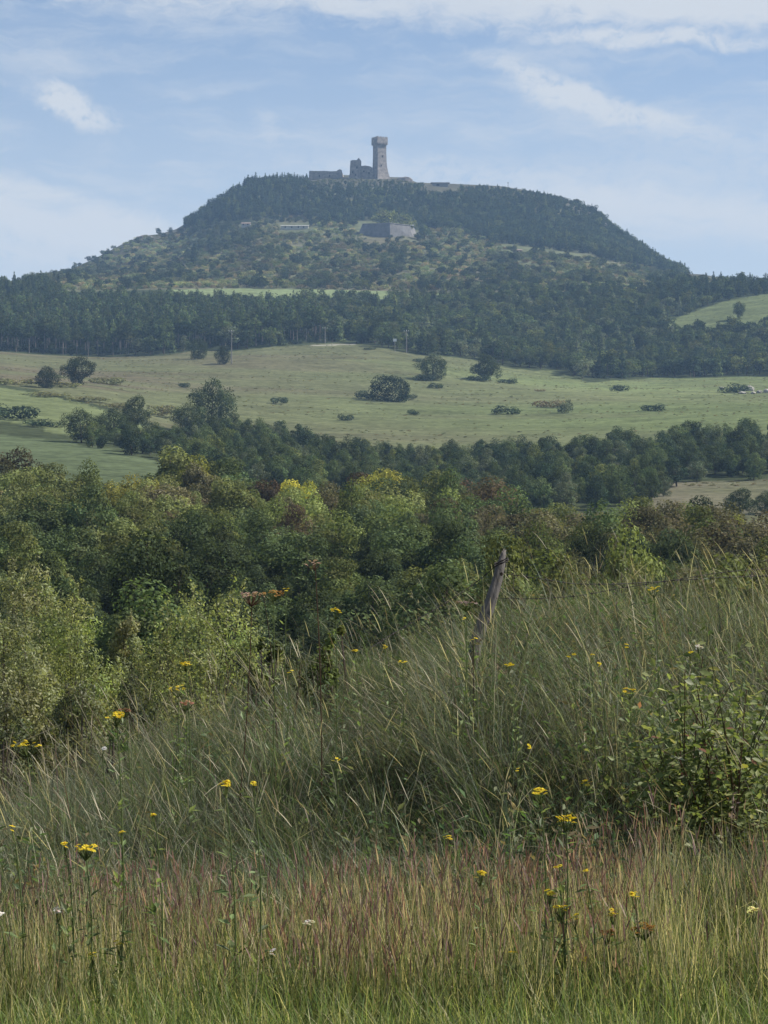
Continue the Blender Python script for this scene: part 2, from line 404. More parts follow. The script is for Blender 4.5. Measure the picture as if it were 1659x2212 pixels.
def build_ground():
    ny, nc = GZ.shape
    V = np.stack([_XX, _YY, GZ], -1).reshape(-1, 3)
    i, j = np.meshgrid(np.arange(ny - 1), np.arange(nc - 1), indexing='ij')
    q = np.stack([i * nc + j, i * nc + j + 1, (i + 1) * nc + j + 1, (i + 1) * nc + j], -1).reshape(-1, 4)
    c = np.broadcast_to(GC[None], (ny, nc)); y = _YY
    jit = (vnoise(_XX, y, 12) - .5)
    cj = c + jit * 30; yj = y + jit * 12
    col = np.zeros((ny, nc, 3)); col[:] = (0.045, 0.042, 0.022)
    def put(m, k): col[m] = k
    put(y < 7.6, (0.060, 0.075, 0.025))
    put(y > 330, (0.05, 0.06, 0.03))
    n1 = vnoise(_XX, y, 60, 4)[..., None]; n2 = vnoise(_XX + 300, y * 3, 90, 4)[..., None]
    fl = (yj > field_low(c)) & (yj < field_edge(c)) & (y > 480)
    tan = np.array((0.112, 0.117, 0.060)); grn = np.array((0.112, 0.135, 0.058)); brn = np.array((0.112, 0.096, 0.062))
    gmix = np.clip((c[..., None] - 500) / 900, 0, 1) * 0.9 + (n1 - .5) * 1.2
    bmix = np.clip((n2 - 0.52) * 6, 0, 1) * np.clip(1.1 - (c[..., None] - 200) / 900, 0.25, 1)
    fcol = tan + (grn - tan) * np.clip(gmix, 0, 1); fcol = fcol + (brn - fcol) * np.clip(bmix, 0, 1) * 0.8
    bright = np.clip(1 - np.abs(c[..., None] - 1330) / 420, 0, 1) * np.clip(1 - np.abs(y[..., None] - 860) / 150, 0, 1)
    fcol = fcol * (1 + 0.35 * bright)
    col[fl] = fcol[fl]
    put(poly_in(cj, yj, GREEN_LOW), (0.082, 0.102, 0.052))
    put(poly_in(cj, yj, GREEN_UP), (0.122, 0.142, 0.064))
    mr = poly_in(cj, yj, MEADOW_R); col[mr] = (np.array((0.13, 0.115, 0.08)) + (np.array((0.10, 0.105, 0.055)) - np.array((0.13, 0.115, 0.08))) * np.clip((n1 - .4) * 4, 0, 1))[mr]
    hill = y > 1300
    hc = np.array((0.130, 0.118, 0.075)) + (np.array((0.110, 0.120, 0.066)) - np.array((0.130, 0.118, 0.075))) * np.clip((n1 - .35) * 3, 0, 1)
    col[hill] = hc[hill]; put((y > 1890), (0.090, 0.086, 0.060))
    put(poly_in(cj, yj, STRIP), (0.165, 0.20, 0.095))
    put(poly_in(cj, yj, FIELD_UR), (0.112, 0.132, 0.060))
    put((np.abs(c - 722) < 48) & (np.abs(y - 992 - (c - 722) * 0.05) < 4.5), (0.26, 0.25, 0.19))
    m, t, out = mat_new('ground')
    at = t.new('ShaderNodeAttribute', attribute_name='col'); co = t.new('ShaderNodeTexCoord')
    mp = t.new('ShaderNodeMapping'); mp.inputs['Scale'].default_value = (0.5, 1, 1); t.link(co.outputs['Object'], mp.inputs[0])
    k = t.math('ADD', t.ramp(t.noise(mp.outputs[0], 0.10, 5, 0.6), 0.3, 0.7, 0.55, 1.05, False), t.ramp(t.noise(mp.outputs[0], 0.9, 4, 0.7), 0.3, 0.7, -0.30, 0.36, False))
    k = t.math('ADD', k, t.ramp(t.noise(co.outputs['Object'], 0.33, 3, 0.75), 0.35, 0.65, -0.08, 0.28, False))
    d = t.new('ShaderNodeBsdfDiffuse'); t.link(t.mix(1.0, at.outputs['Color'], t.comb(k, k, k), 'MULTIPLY'), d.inputs['Color'])
    t.link(d.outputs[0], out.inputs['Surface'])
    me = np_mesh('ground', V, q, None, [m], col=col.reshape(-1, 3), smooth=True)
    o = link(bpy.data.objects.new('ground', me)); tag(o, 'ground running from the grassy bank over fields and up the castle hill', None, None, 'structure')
build_ground()

# haze: one closed box of even air round everything
def build_haze():
    m, t, out = mat_new('haze')
    pv = t.new('ShaderNodeVolumePrincipled'); pv.inputs['Color'].default_value = rgba(HAZE_COLOR)
    pv.inputs['Density'].default_value = HAZE_DENSITY; pv.inputs['Anisotropy'].default_value = 0.0
    t.link(pv.outputs[0], out.inputs['Volume'])
    b = MB(); lo, hi = GZ.min() - 1.0, 345.0
    x = np.abs(_XX).max() + 20
    b.box((0, (3320 - 50) / 2, (lo + hi) / 2), (x, (3320 + 50) / 2, (hi - lo) / 2))
    o = b.build('haze', m); tag(o, 'thin blue haze over the far fields and hill', None, None, 'stuff')
build_haze()
# ------------------------------------------------------------------ tree builders
def unit(n, rs):
    v = rs.normal(size=(n, 3)); return v / np.linalg.norm(v, axis=1, keepdims=True)

def leaf_quads(pos, nrm, length, width, rs, along=None, fold=0.0):
    """one small pointed leaf (rhombus) per position"""
    n = len(pos)
    r = unit(n, rs) if along is None else along
    t = r - nrm * np.sum(r * nrm, 1, keepdims=True); t /= np.linalg.norm(t, axis=1, keepdims=True) + 1e-9
    b = np.cross(nrm, t)
    L = np.broadcast_to(np.asarray(length, float), (n,))[:, None]; Wd = np.broadcast_to(np.asarray(width, float), (n,))[:, None]
    V = np.stack([pos - t * L * .5, pos + b * Wd * .5 + nrm * fold * L, pos + t * L * .5, pos - b * Wd * .5 + nrm * fold * L], 1)
    return V.reshape(-1, 3), np.arange(n * 4).reshape(-1, 4)

def crown_leaves(rs, cen, rad_, n, size, aspect=0.7, jitter=0.5, up=0.25, spread=0.5, rag=0.10, blobvar=0.32, leafvar=0.38):
    cen = np.asarray(cen, float); rad_ = np.asarray(rad_, float)
    p = rad_[:, :2].mean(1) ** 2; p /= p.sum()
    P_, D_, B_ = [], [], []; got = 0
    for _ in range(8):
        m = int(n * 1.5)
        b = rs.choice(len(cen), m, p=p); d = unit(m, rs)
        r = 1 - spread * rs.rand(m) ** 2.2 + rag * rs.normal(size=m) * (rs.rand(m) < .5)
        pos = cen[b] + d * rad_[b] * r[:, None]
        keep = np.ones(m, bool)
        for k in range(len(cen)):
            q = (pos - cen[k]) / rad_[k]
            keep &= ~((np.sum(q * q, 1) < 0.5) & (b != k))
        P_.append(pos[keep]); D_.append(d[keep]); B_.append(b[keep]); got += int(keep.sum())
        if got >= n: break
    pos, d, b = np.concatenate(P_)[:n], np.concatenate(D_)[:n], np.concatenate(B_)[:n]
    nr = d + jitter * rs.normal(size=d.shape) + np.array([0, 0, up]); nr /= np.linalg.norm(nr, axis=1, keepdims=True)
    s = size * rs.uniform(0.65, 1.35, len(pos))
    V, q = leaf_quads(pos, nr, s, s * aspect, rs)
    bv = rs.uniform(1 - blobvar, 1 + blobvar, (len(cen), 1)) * (1 + rs.uniform(-.07, .07, (len(cen), 3)))
    c = bv[b] * rs.uniform(1 - leafvar, 1 + leafvar, (len(pos), 1))
    return V, q, np.repeat(c, 4, 0)

def broad_tree(seed, leaves, leaf, width=0.62, low=0.10, nblob=22, trunk=True, lean=0.0):
    nblob = int(nblob * 1.5)
    """height 1; returns (crown MB, trunk MB)"""
    rs = np.random.RandomState(seed); cr = MB(); tk = MB()
    cz = (1 + low) / 2; hz = (1 - low) / 2; w = width / 2
    cen, rr = [], []
    for k in range(nblob):
        d = unit(1, rs)[0]; f = rs.uniform(0.30, 0.92)
        zz = cz + d[2] * hz * f
        taper = (1.0 - 0.40 * max(0, (zz - cz) / hz) - 0.15 * max(0, (cz - zz) / hz)) * (1 + .25 * sin(3 * math.atan2(d[1], d[0]) + seed))
        r = rs.uniform(0.14, 0.36) * w * 1.2
        cen.append((d[0] * w * f * taper + lean * zz, d[1] * w * f * taper, zz)); rr.append((r, r, r * rs.uniform(.65, 1.25)))
    cen.append((lean * .5, 0, cz)); rr.append((w * .5, w * .5, hz * .6))
    V, q, c = crown_leaves(rs, cen, rr, leaves, leaf)
    V[:, 2] = np.maximum(V[:, 2], 0.01)
    cr.add(V, q, None, 0, c)
    if trunk:
        zt = np.linspace(-0.03, cz, 6)
        tk.tube(np.stack([lean * zt + .012 * np.sin(zt * 9 + seed), .012 * np.cos(zt * 7 + seed), zt], 1), np.linspace(.026, .010, 6), 6)
        for k in range(7):
            e = np.asarray(cen[rs.randint(nblob)]); z0 = rs.uniform(low + .05, cz * .9)
            s = np.array([lean * z0, 0, z0]); m_ = (s + e) / 2 + np.array([0, 0, -.02])
            tk.tube([s, m_, e], [.010, .007, .003], 4, caps=False)
    return cr, tk

def pine_tree(seed, leaves, leaf, bare=0.42, width=0.30):
    """tall conifer with a bare pole and a narrow ragged crown; height 1"""
    rs = np.random.RandomState(seed); cr = MB(); tk = MB(); cen, rr = [], []
    n = 20
    for k in range(n):
        f = k / (n - 1); z = bare + (0.98 - bare) * f; r0 = width / 2 * (1 - f) ** 0.7 * rs.uniform(.6, 1.1) + .012
        a = rs.rand() * 6.28; cen.append((cos(a) * r0 * .65, sin(a) * r0 * .65, z)); rr.append((r0 * .75 + .01, r0 * .75 + .01, .05 + .02 * rs.rand()))
    V, q, c = crown_leaves(rs, cen, rr, leaves, leaf, 0.4, 0.7, 0.0, 0.7, .2)
    cr.add(V, q, None, 0, c)
    zt = np.linspace(-0.02, .97, 5); tk.tube(np.stack([.004 * np.sin(zt * 8 + seed), .004 * np.cos(zt * 6), zt], 1), np.linspace(.013, .004, 5), 5)
    for k in range(8):
        z = rs.uniform(bare, .85); a = rs.rand() * 6.28; r0 = width * .4 * (1 - .6 * z)
        tk.tube([(0, 0, z), (cos(a) * r0, sin(a) * r0, z + .02)], [.004, .002], 3, caps=False)
    return cr, tk

def fir_tree(seed, leaves, leaf, width=0.42, bare=0.06):
    """pointed conifer clothed nearly to the ground; height 1"""
    rs = np.random.RandomState(seed); cr = MB(); tk = MB()
    n = leaves; f = 1 - np.sqrt(rs.rand(n)); z = bare + (1 - bare) * f
    tier = 1 + .28 * np.sin(f * 42 + rs.rand() * 6)
    an = rs.rand(n) * 6.283; lob = 1 + .18 * np.sin(an * 3 + seed) + .12 * np.sin(an * 5 + f * 9)
    r = width / 2 * (1 - f) ** .85 * tier * lob * np.sqrt(rs.uniform(.25, 1, n)) + .004
    pos = np.stack([np.cos(an) * r, np.sin(an) * r, z - r * .25], 1)
    d = np.stack([np.cos(an), np.sin(an), np.full(n, .5)], 1) + .45 * rs.normal(size=(n, 3)); d /= np.linalg.norm(d, axis=1, keepdims=True)
    s = leaf * rs.uniform(.6, 1.3, n)
    V, q = leaf_quads(pos, d, s, s * .45, rs)
    c = rs.uniform(.75, 1.25, (n, 1)) * np.ones(3) * (1 + .15 * np.sin(f * 30)[:, None])
    cr.add(V, q, None, 0, np.repeat(c, 4, 0)); tk.tube([(0, 0, -.02), (0, 0, .5), (0, 0, .97)], [.018, .011, .003], 5)
    return cr, tk

def shrub(seed, leaves, leaf, flat=1.0, nblob=9, rag=.14):
    """low rounded bush; height about 1, width about 1.5"""
    rs = np.random.RandomState(seed); cr = MB(); cen, rr = [], []
    for k in range(nblob):
        a = rs.rand() * 6.28; d = rs.rand() ** .6 * .48 * flat; r = rs.uniform(.2, .36)
        cen.append((cos(a) * d, sin(a) * d, rs.uniform(.2, .70 - .4 * d / flat))); rr.append((r, r, r * .85))
    V, q, c = crown_leaves(rs, cen, rr, leaves, leaf, .7, .6, .3, .45, rag); V[:, 2] = np.maximum(V[:, 2], -.02)
    cr.add(V, q, None, 0, c); return cr

# mesh library: the same shapes serve many trees; single mesh 'all in one' for those too small to show parts
LIB = {}
def lib_tree(key, fn, seeds, bark=BARK):
    out = []
    for s in seeds:
        cr, tk = fn(s)
        crown = cr.mesh(key + '_crown', [LEAF_OBJ]); trunk = tk.mesh(key + '_trunk', [bark]) if tk.n else None
        one = MB(); one.v = list(cr.v); one.c = list(cr.c); one.q = list(cr.q); one.qm = list(cr.qm); one.n = cr.n
        if tk.n:
            for v, c_ in zip(tk.v, tk.c): one.v.append(v); one.c.append(c_)
            one.q += [q + cr.n for q in tk.q]; one.qm += [np.full(len(q), 1) for q in tk.q]
            one.t += [q + cr.n for q in tk.t]; one.tm += [np.full(len(q), 1) for q in tk.t]
        whole = one.mesh(key, [LEAF_OBJ, bark]); inst = one.mesh(key + '_scattered', [LEAF_INST, bark])
        out.append((crown, trunk, whole, inst))
    LIB[key] = out
lib_tree('near', lambda s: broad_tree(s, 9000, .023, [.60, .66, .56, .72, .62, .68][s % 6], .06, 26), range(6))
lib_tree('belt', lambda s: broad_tree(100 + s, 3600, .038, [.78, .70, .88, .74, .82][s % 5], -.02, 22), range(5))
lib_tree('oak', lambda s: broad_tree(200 + s, 7500, .032, [1.0, .92, 1.12][s % 3], .02, 30), range(3))
lib_tree('far', lambda s: broad_tree(300 + s, 900, .065, [.85, .75, .95, .8][s % 4], .03, 12), range(4))
lib_tree('pine', lambda s: pine_tree(400 + s, 520, .065, [.46, .40, .52, .44][s % 4]), range(4), BARK_PALE)
lib_tree('fir', lambda s: fir_tree(500 + s, 420, .10, [.42, .36, .5][s % 3]), range(3))
lib_tree('bush', lambda s: (shrub(600 + s, 420, .12), MB()), range(5))
lib_tree('dome', lambda s: (shrub(800 + s, 7000, .040, .85, 40, .05), MB()), range(1))
lib_tree('scrub', lambda s: (shrub(700 + s, 900, .10, 1.3, 12), MB()), range(3))

TINT = dict(dark=(.064, .082, .040), mid=(.096, .125, .055), olive=(.140, .158, .058), yellow=(.46, .42, .07), rust=(.120, .088, .058),
            brown=(.122, .112, .062), grey=(.130, .150, .092), pale=(.200, .218, .082), blue=(.052, .074, .044), gold=(.25, .24, .06),
            scrub=(.205, .200, .098), heath=(.225, .180, .108))
WORD = dict(dark='dark green', mid='mid green', olive='olive green', yellow='bright yellow', rust='rusty brown', brown='brownish',
            grey='grey green', pale='pale olive', blue='deep blue-green', gold='golden', scrub='dull green', heath='brownish')

# ------------------------------------------------------------------ where everything grows: candidates first, then the largest in view become objects
CAND = []
def cand(kind, lib, c, y, h, tint, zone, wf=1.0, hand=None, bright=1.0, sink=0.0):
    x = X(c, y); z = float(ground(x, y)) - sink
    CAND.append(dict(kind=kind, lib=lib, c=c, y=y, x=float(x), z=z, h=h, tint=tint, zone=zone, wf=wf, hand=hand, bright=bright, rz=RS.rand() * 6.283, var=RS.randint(len(LIB[lib]))))

def scatter(y0, y1, c0, c1, step, test, fn, grow=0.0):
    """jittered metre grid between two distances and two columns"""
    y = y0
    while y < y1:
        st = step * (1 + grow * (y - y0) / (y1 - y0)); x = X(c0, y) + RS.rand() * st
        while x < X(c1, y):
            yy = y + RS.uniform(-.45, .45) * st; xx = x + RS.uniform(-.4, .4) * st; c = xx / yy * F + CX
            if test(c, yy): fn(c, yy)
            x += st
        y += st * .86

def pick(ws):
    k = list(ws); p = np.array([ws[i] for i in k], float); return k[RS.choice(len(k), p=p / p.sum())]

# --- near wood in the valley
WOOD_BACK = lambda c: np.interp(c, [-300, 0, 330, 470, 600, 760, 1000, 1250, 1500, 1700, 2100], [243, 243, 240, 246, 240, 238, 240, 236, 224, 215, 210])
def wood_tree(c, y):
    f = (y - 78) / 165
    zone = 'valley wood'
    patch = vnoise(c, y * 4, 110, 2)
    if f > .62: ws = dict(mid=1.0, olive=2.6, pale=1.1, brown=1.5, dark=.5, rust=.10 + (.55 if 600 < c < 1250 else 0), gold=.10)
    elif f > .3: ws = dict(mid=2.5, olive=1.2, dark=2.2, brown=.7 * (c > 900) + .3)
    else: ws = dict(mid=1.6, dark=2.6, olive=.6 if c < 950 else 2.2)
    if c > 1150: ws['brown'] = ws.get('brown', 0) + 2.4; ws['olive'] = ws.get('olive', 0) + 1.4; ws['heath'] = .8
    h = np.interp(y, [78, 110, 150, 200, 245], [3.6, 5.6, 7.0, 8.3, 8.6]) * RS.uniform(.66, 1.18)
    cand('deciduous_tree', 'near', c, y, h, pick(ws), zone, RS.uniform(.8, 1.3), bright=RS.uniform(.65, 1.3) * (1.2 if f > .62 else 1.0))
scatter(78, 246, -260, 1920, 4.6, lambda c, y: y < WOOD_BACK(c) and not (y < 130 and 180 < c < 420 and y > 95), wood_tree, .25)
# trees that stand out in the near wood
def tops(c, r, y, lib, kind, tint, zone, hand, wf=1.0, bright=1.0, h=None):
    """tree whose top is seen at row r"""
    x = X(c, y); z = float(ground(x, y)); ztop = CAMZ + (CY - r) / F * y
    cand(kind, lib, c, y, max(ztop - z, .6) if h is None else h, tint, zone, wf, hand, bright)
V_ = 'valley wood'
for c, r, y, t_, hand, wf, br in [
    (640, 1020, 232, 'yellow', 'bright yellow tree standing out on the top edge of the valley wood', 1.15, 1.0),
    (668, 1042, 229, 'yellow', 'lower yellow tree leaning right beside the brightest yellow tree', .8, .85),
    (380, 942, 243, 'pale', 'tall pale olive tree rising highest above the left part of the valley wood', 1.25, 1.0),
    (420, 985, 239, 'gold', 'small yellowish tree at the right foot of the tall pale olive tree', .9, .8),
    (20, 1030, 225, 'gold', 'yellowing tree on the left edge of the valley wood', 1.0, .9),
    (1590, 1115, 205, 'gold', 'golden topped tree near the right edge above the barbed wire', 1.0, .95),
    (1060, 1022, 240, 'rust', 'rust red tree on the skyline of the valley wood right of the tower', 1.2, 1.1),
    (770, 1022, 238, 'rust', 'dark red brown tree to the right of the bright yellow tree', 1.1, .85),
    (570, 1000, 242, 'rust', 'reddish tree to the left of the bright yellow tree', .9, .75),
    (945, 1018, 240, 'olive', 'olive topped tree left of the rust red tree on the wood edge', 1.2, 1.15),
    (500, 990, 244, 'mid', 'fresh green flat topped tree right of the tall pale olive tree', 1.3, 1.1),
    (10, 940, 246, 'brown', 'brown tree top rising at the far left edge above the green field', 1.0, .8),
    (1105, 1160, 60, 'olive', 'yellow-green sapling directly behind the leaning fence post top', .8, .9),
    (1350, 1140, 66, 'pale', 'slender pale tree standing right of the fence post above the wire', .7, 1.0),
    (1240, 1185, 62, 'olive', 'olive bush tree between the fence post and the slender pale tree', 1.1, .9),
    (1165, 1190, 70, 'olive', 'broad olive tree close behind the leaning post on its right', 1.2, .9),
    (1480, 1190, 64, 'brown', 'brownish olive tree behind the bank near the right edge', 1.2, .95),
    (1590, 1180, 60, 'olive', 'olive tree behind the bank at the right edge', 1.1, .95),
    (950, 1195, 78, 'mid', 'rounded mid green tree just left of the leaning fence post', 1.1, 1.1),
    (880, 1120, 150, 'mid', 'large dome shaped green tree under the tower in the valley wood', 1.2, 1.1),
    (148, 1125, 150, 'mid', 'large rounded green tree left in the middle of the valley wood', 1.25, 1.0),
    (330, 1130, 100, 'dark', 'dark green tree above the gap left of the olive willow', .9, .9),
    (335, 1255, 62, 'mid', 'small rounded green tree just behind the olive willow', 1.3, 1.2),
]:
    tops(c, r, y, 'near', 'deciduous_tree', t_, V_, hand, wf, br)
# dark bushes along the foot of the green field behind the wood
for c, y, h in [(95, 300, 4.6), (120, 310, 3.5), (155, 296, 3.6), (205, 300, 3.3), (255, 300, 3.0), (285, 305, 2.8), (50, 290, 5.4)]:
    cand('shrub', 'scrub', c, y, h, 'brown', 'field edge', .8, None, .6)

# --- belt of woodland below the meadow
BELT = [(160, 462), (330, 516), (460, 566), (560, 562), (650, 540), (750, 508), (1000, 508), (1100, 532), (1300, 538), (1480, 552), (1950, 556),
        (1950, 452), (1500, 454), (1440, 398), (1300, 372), (1000, 360), (600, 360), (450, 396), (330, 428), (160, 450)]
def belt_tree(c, y):
    h = RS.uniform(4.0, 8.4) * np.interp(c, [150, 330, 480, 620, 800, 1050, 1250, 1500], [.55, .7, .85, .78, .70, .72, .85, .95])
    cand('deciduous_tree', 'belt', c, y, h, pick(dict(dark=2.0, mid=2.6, blue=1.4, grey=.7, olive=.45)), 'tree belt', RS.uniform(.9, 1.25), bright=RS.uniform(.8, 1.3))
scatter(360, 562, 150, 1900, 6.8, lambda c, y: poly_in(c, y, BELT), belt_tree)
B_ = 'tree belt'
for c, r, y, h, t_, hand, wf in [
    (290, 848, 530, None, 'dark', 'tall dark tree rising from the left hedge between the two green fields', .75),
    (458, 815, 585, None, 'dark', 'dark pointed tree rising above the left end of the tree belt', .75),
    (175, 880, 470, None, 'dark', 'small dark tree at the left tip of the hedge on the green field', 1.0),
    (245, 880, 490, None, 'dark', 'dark hedge tree second from the left tip of the belt', 1.1),
    (405, 873, 560, None, 'dark', 'round dark tree left of the pointed tree on the belt edge', 1.1),
    (1597, 1050, 365, None, 'dark', 'lone dark tree in the small brown meadow at the lower right', 1.15),
    (1655, 1060, 372, None, 'dark', 'dark bush cut by the right edge in the small brown meadow', 1.2),
]:
    tops(c, r, y, 'oak', 'deciduous_tree', t_, B_, hand, wf, 1.0, h)

# --- trees and bushes standing alone on the meadow, a few bushes put in as tree shadows
M_ = 'meadow'
for c, r, base, lib, t_, hand, wf in [
    (100, 790, 838, 'oak', 'dark', 'dark round tree standing left of the larger oak shaped tree on the left meadow', 1.05),
    (170, 770, 832, 'oak', 'dark', 'large broad crowned dark tree on the left of the meadow', 1.15),
    (428, 728, 776, 'oak', 'mid', 'small tree on a clear trunk at the meadow edge left of the utility pole', .85),
    (482, 746, 787, 'oak', 'dark', 'stubby dark tree just under the tall utility pole', .8),
    (840, 800, 866, 'dome', 'blue', 'biggest dark dome shaped tree in the middle of the meadow below the tower', 1.0),
    (935, 764, 822, 'oak', 'mid', 'leafy lone tree on the meadow right of the big dome tree', 1.05),
    (1050, 760, 822, 'oak', 'mid', 'upright lone tree on the meadow, rightmost of the two lone trees', 1.05),
]:
    ys = np.arange(560, 1000, 2.0); rr_ = row(X(c, ys), ys, ground(X(c, ys), ys)); y = ys[np.argmin(np.abs(rr_ - base))]
    tops(c, r, y, lib, 'deciduous_tree', t_, M_, hand, wf, .55); CAND[-1]['z'] -= CAND[-1]['h'] * .06; CAND[-1]['h'] *= 1.06
def at_row(c, base, lo=480, hi=1000):
    ys = np.arange(lo, hi, 2.0); rr_ = row(X(c, ys), ys, ground(X(c, ys), ys)); return float(ys[np.argmin(np.abs(rr_ - base))])
for c, base, hpx, wpx, t_, hand in [
    (790, 862, 22, 50, 'blue', 'low dark bush-shaped shadow at the left foot of the big dome shaped tree'),  # low foliage added as the dome tree's ground shadow, left side
    (880, 863, 14, 40, 'blue', 'low dark bush-shaped shadow at the right foot of the big dome shaped tree'),  # dark foliage standing for the shadow on the dome tree's right
    (912, 822, 18, 46, 'blue', 'spreading bush-shaped ground shadow under the left lone tree right of the dome tree'),  # shadow of the left lone tree on the grass, modelled as dark foliage
    (1035, 823, 18, 52, 'blue', 'spreading bush-shaped ground shadow under the rightmost lone tree of the meadow'),  # dark foliage placed where the rightmost lone tree casts its shadow, as that shadow
    (940, 838, 14, 34, 'blue', 'small dark bush right of the big dome tree, below the lone tree'),
    (1100, 828, 14, 44, 'blue', 'flat dark bush right of the two lone trees'),
    (892, 896, 14, 28, 'blue', 'small round bush below the big dome shaped tree'),
    (1092, 895, 22, 62, 'blue', 'long dark bush low in the middle of the meadow'),
    (1190, 880, 20, 70, 'heath', 'brownish thicket on the meadow beside a small upright bush'),
    (1222, 892, 34, 34, 'grey', 'upright grey green bush at the right end of the brownish thicket'),
    (1337, 845, 18, 40, 'blue', 'isolated dark bush under the right shoulder of the hill on the meadow'),
    (1415, 888, 20, 54, 'blue', 'dark low bush on the lower right meadow above the belt'),
    (1590, 848, 22, 64, 'blue', 'dark bush beside pale rocks at the right end of the meadow'),
    (1165, 845, 6, 24, 'heath', 'tiny brown bush in the middle of the bright meadow'),
    (605, 872, 18, 40, 'blue', 'dark bush on the meadow left of the dome tree and above the belt'),
    (745, 908, 18, 34, 'blue', 'dark bush just above the belt edge left of the dome tree'),
    (398, 838, 14, 28, 'blue', 'small dark bush left of the pointed tree on the meadow'),
    (425, 858, 10, 36, 'blue', 'low dark bush at the left foot of the pointed tree'),
    (235, 830, 20, 80, 'scrub', 'long low scrub bank right of the broad crowned tree on the left'),
    (40, 832, 18, 100, 'scrub', 'long scrub bank at the left edge under the two left trees'),
    (130, 836, 12, 90, 'scrub', 'scrubby strip at the foot of the broad crowned tree'),
    (25, 905, 40, 110, 'blue', 'large dark thicket at the left edge between two green fields'),
    (90, 922, 20, 80, 'blue', 'low dark hedge on the edge of the lower green field at left'),
    (100, 856, 12, 100, 'scrub', 'dark scrub strip along the top of the upper green field at left'),
    (180, 866, 12, 100, 'scrub', 'dark scrub strip sloping down along the upper green field'),
    (250, 882, 14, 80, 'scrub', 'dark scrub clump above the upper green field near the hedge tree'),
    (350, 900, 30, 70, 'scrub', 'dark scrub clump right of the tall hedge tree'),
    (200, 930, 16, 90, 'scrub', 'brown bramble strip below the hedge on the lower green field'),
    (290, 945, 20, 90, 'heath', 'brown bramble clump along the lower edge of the hedge'),
    (800, 755, 6, 26, 'blue', 'tiny dark bush on the top edge of the meadow below the bastion wall'),
    (905, 782, 10, 24, 'blue', 'tiny dark bush on the meadow edge behind the left lone tree'),
]:
    y = at_row(c, base); h = hpx / F * y * 1.1; cand('shrub', 'scrub', c, y, h, t_, M_, (wpx / hpx) / 1.65, hand, 1.0)

# --- far wood below the hill
def far_edge(c): return field_edge(c) + 6
PINES = [(-300, 990), (-300, 1200), (330, 1200), (660, 1140), (700, 1060), (690, 1006), (560, 988), (430, 988)]
def no_wood(c, y): return poly_in(c, y, STRIP) or poly_in(c, y, FIELD_UR) or (800 < c < 845 and 1215 < y < 1260)
def far_tree(c, y):
    if poly_in(c, y, PINES):
        cand('conifer_tree', 'pine', c, y, RS.uniform(13, 17.5) * (.8 if y > 1130 else 1), pick(dict(blue=2, dark=2, mid=1)), 'far pine wood', RS.uniform(.9, 1.3), bright=RS.uniform(.85, 1.4))
    else:
        fir = RS.rand() < .10
        h = RS.uniform(7.0, 11.5)
        if y > 1180: h *= .75
        cand('conifer_tree' if fir else 'deciduous_tree', 'fir' if fir else 'far', c, y, h * (1.2 if fir else 1), pick(dict(blue=1.6, dark=2, mid=2.2, grey=1, olive=.6)), 'far wood', RS.uniform(.9, 1.3), bright=RS.uniform(.75, 1.35))
scatter(950, 1245, -120, 1800, 8.2, lambda c, y: y > far_edge(c) and not no_wood(c, y), far_tree)
def ridge_tree(c, y):
    fir = RS.rand() < .5
    cand('conifer_tree' if fir else 'deciduous_tree', 'fir' if fir else 'far', c, y, RS.uniform(7, 11), pick(dict(blue=2, dark=2, mid=1)), 'right ridge', 1.0, bright=RS.uniform(.8, 1.2))
scatter(998, 1100, -120, 700, 5.5, lambda c, y: poly_in(c, y, PINES), lambda c, y: cand('shrub', 'bush', c, y, RS.uniform(1.6, 3.4), pick(dict(blue=2, dark=1)), 'far pine wood', 1.3, None, .7))
scatter(1920, 1948, 660, 1120, 4.2, lambda c, y: not 905 < c < 995, lambda c, y: cand('shrub', 'bush', c, y, RS.uniform(.7, 1.7), pick(dict(scrub=2, grey=2, dark=1)), 'hilltop wood', 1.4, None, .8))
scatter(1245, 1345, 1385, 1800, 7.5, lambda c, y: not no_wood(c, y) and c > 1400, ridge_tree)
scatter(1200, 1330, -200, 120, 7.5, lambda c, y: y > 1195, ridge_tree)
scatter(1235, 1310, 1010, 1400, 8, lambda c, y: not no_wood(c, y), far_tree)
tops(1597, 652, 1165, 'oak', 'deciduous_tree', 'dark', 'upper right field', 'lone dark tree on the green field at the upper right', .8)
for c, h in [(15, 9), (32, 10), (48, 8), (62, 9), (80, 5)]:
    cand('conifer_tree', 'fir', c, 1240, h, 'blue', 'left skyline', .9, None, .9); CAND[-1]['h'] *= 1.5

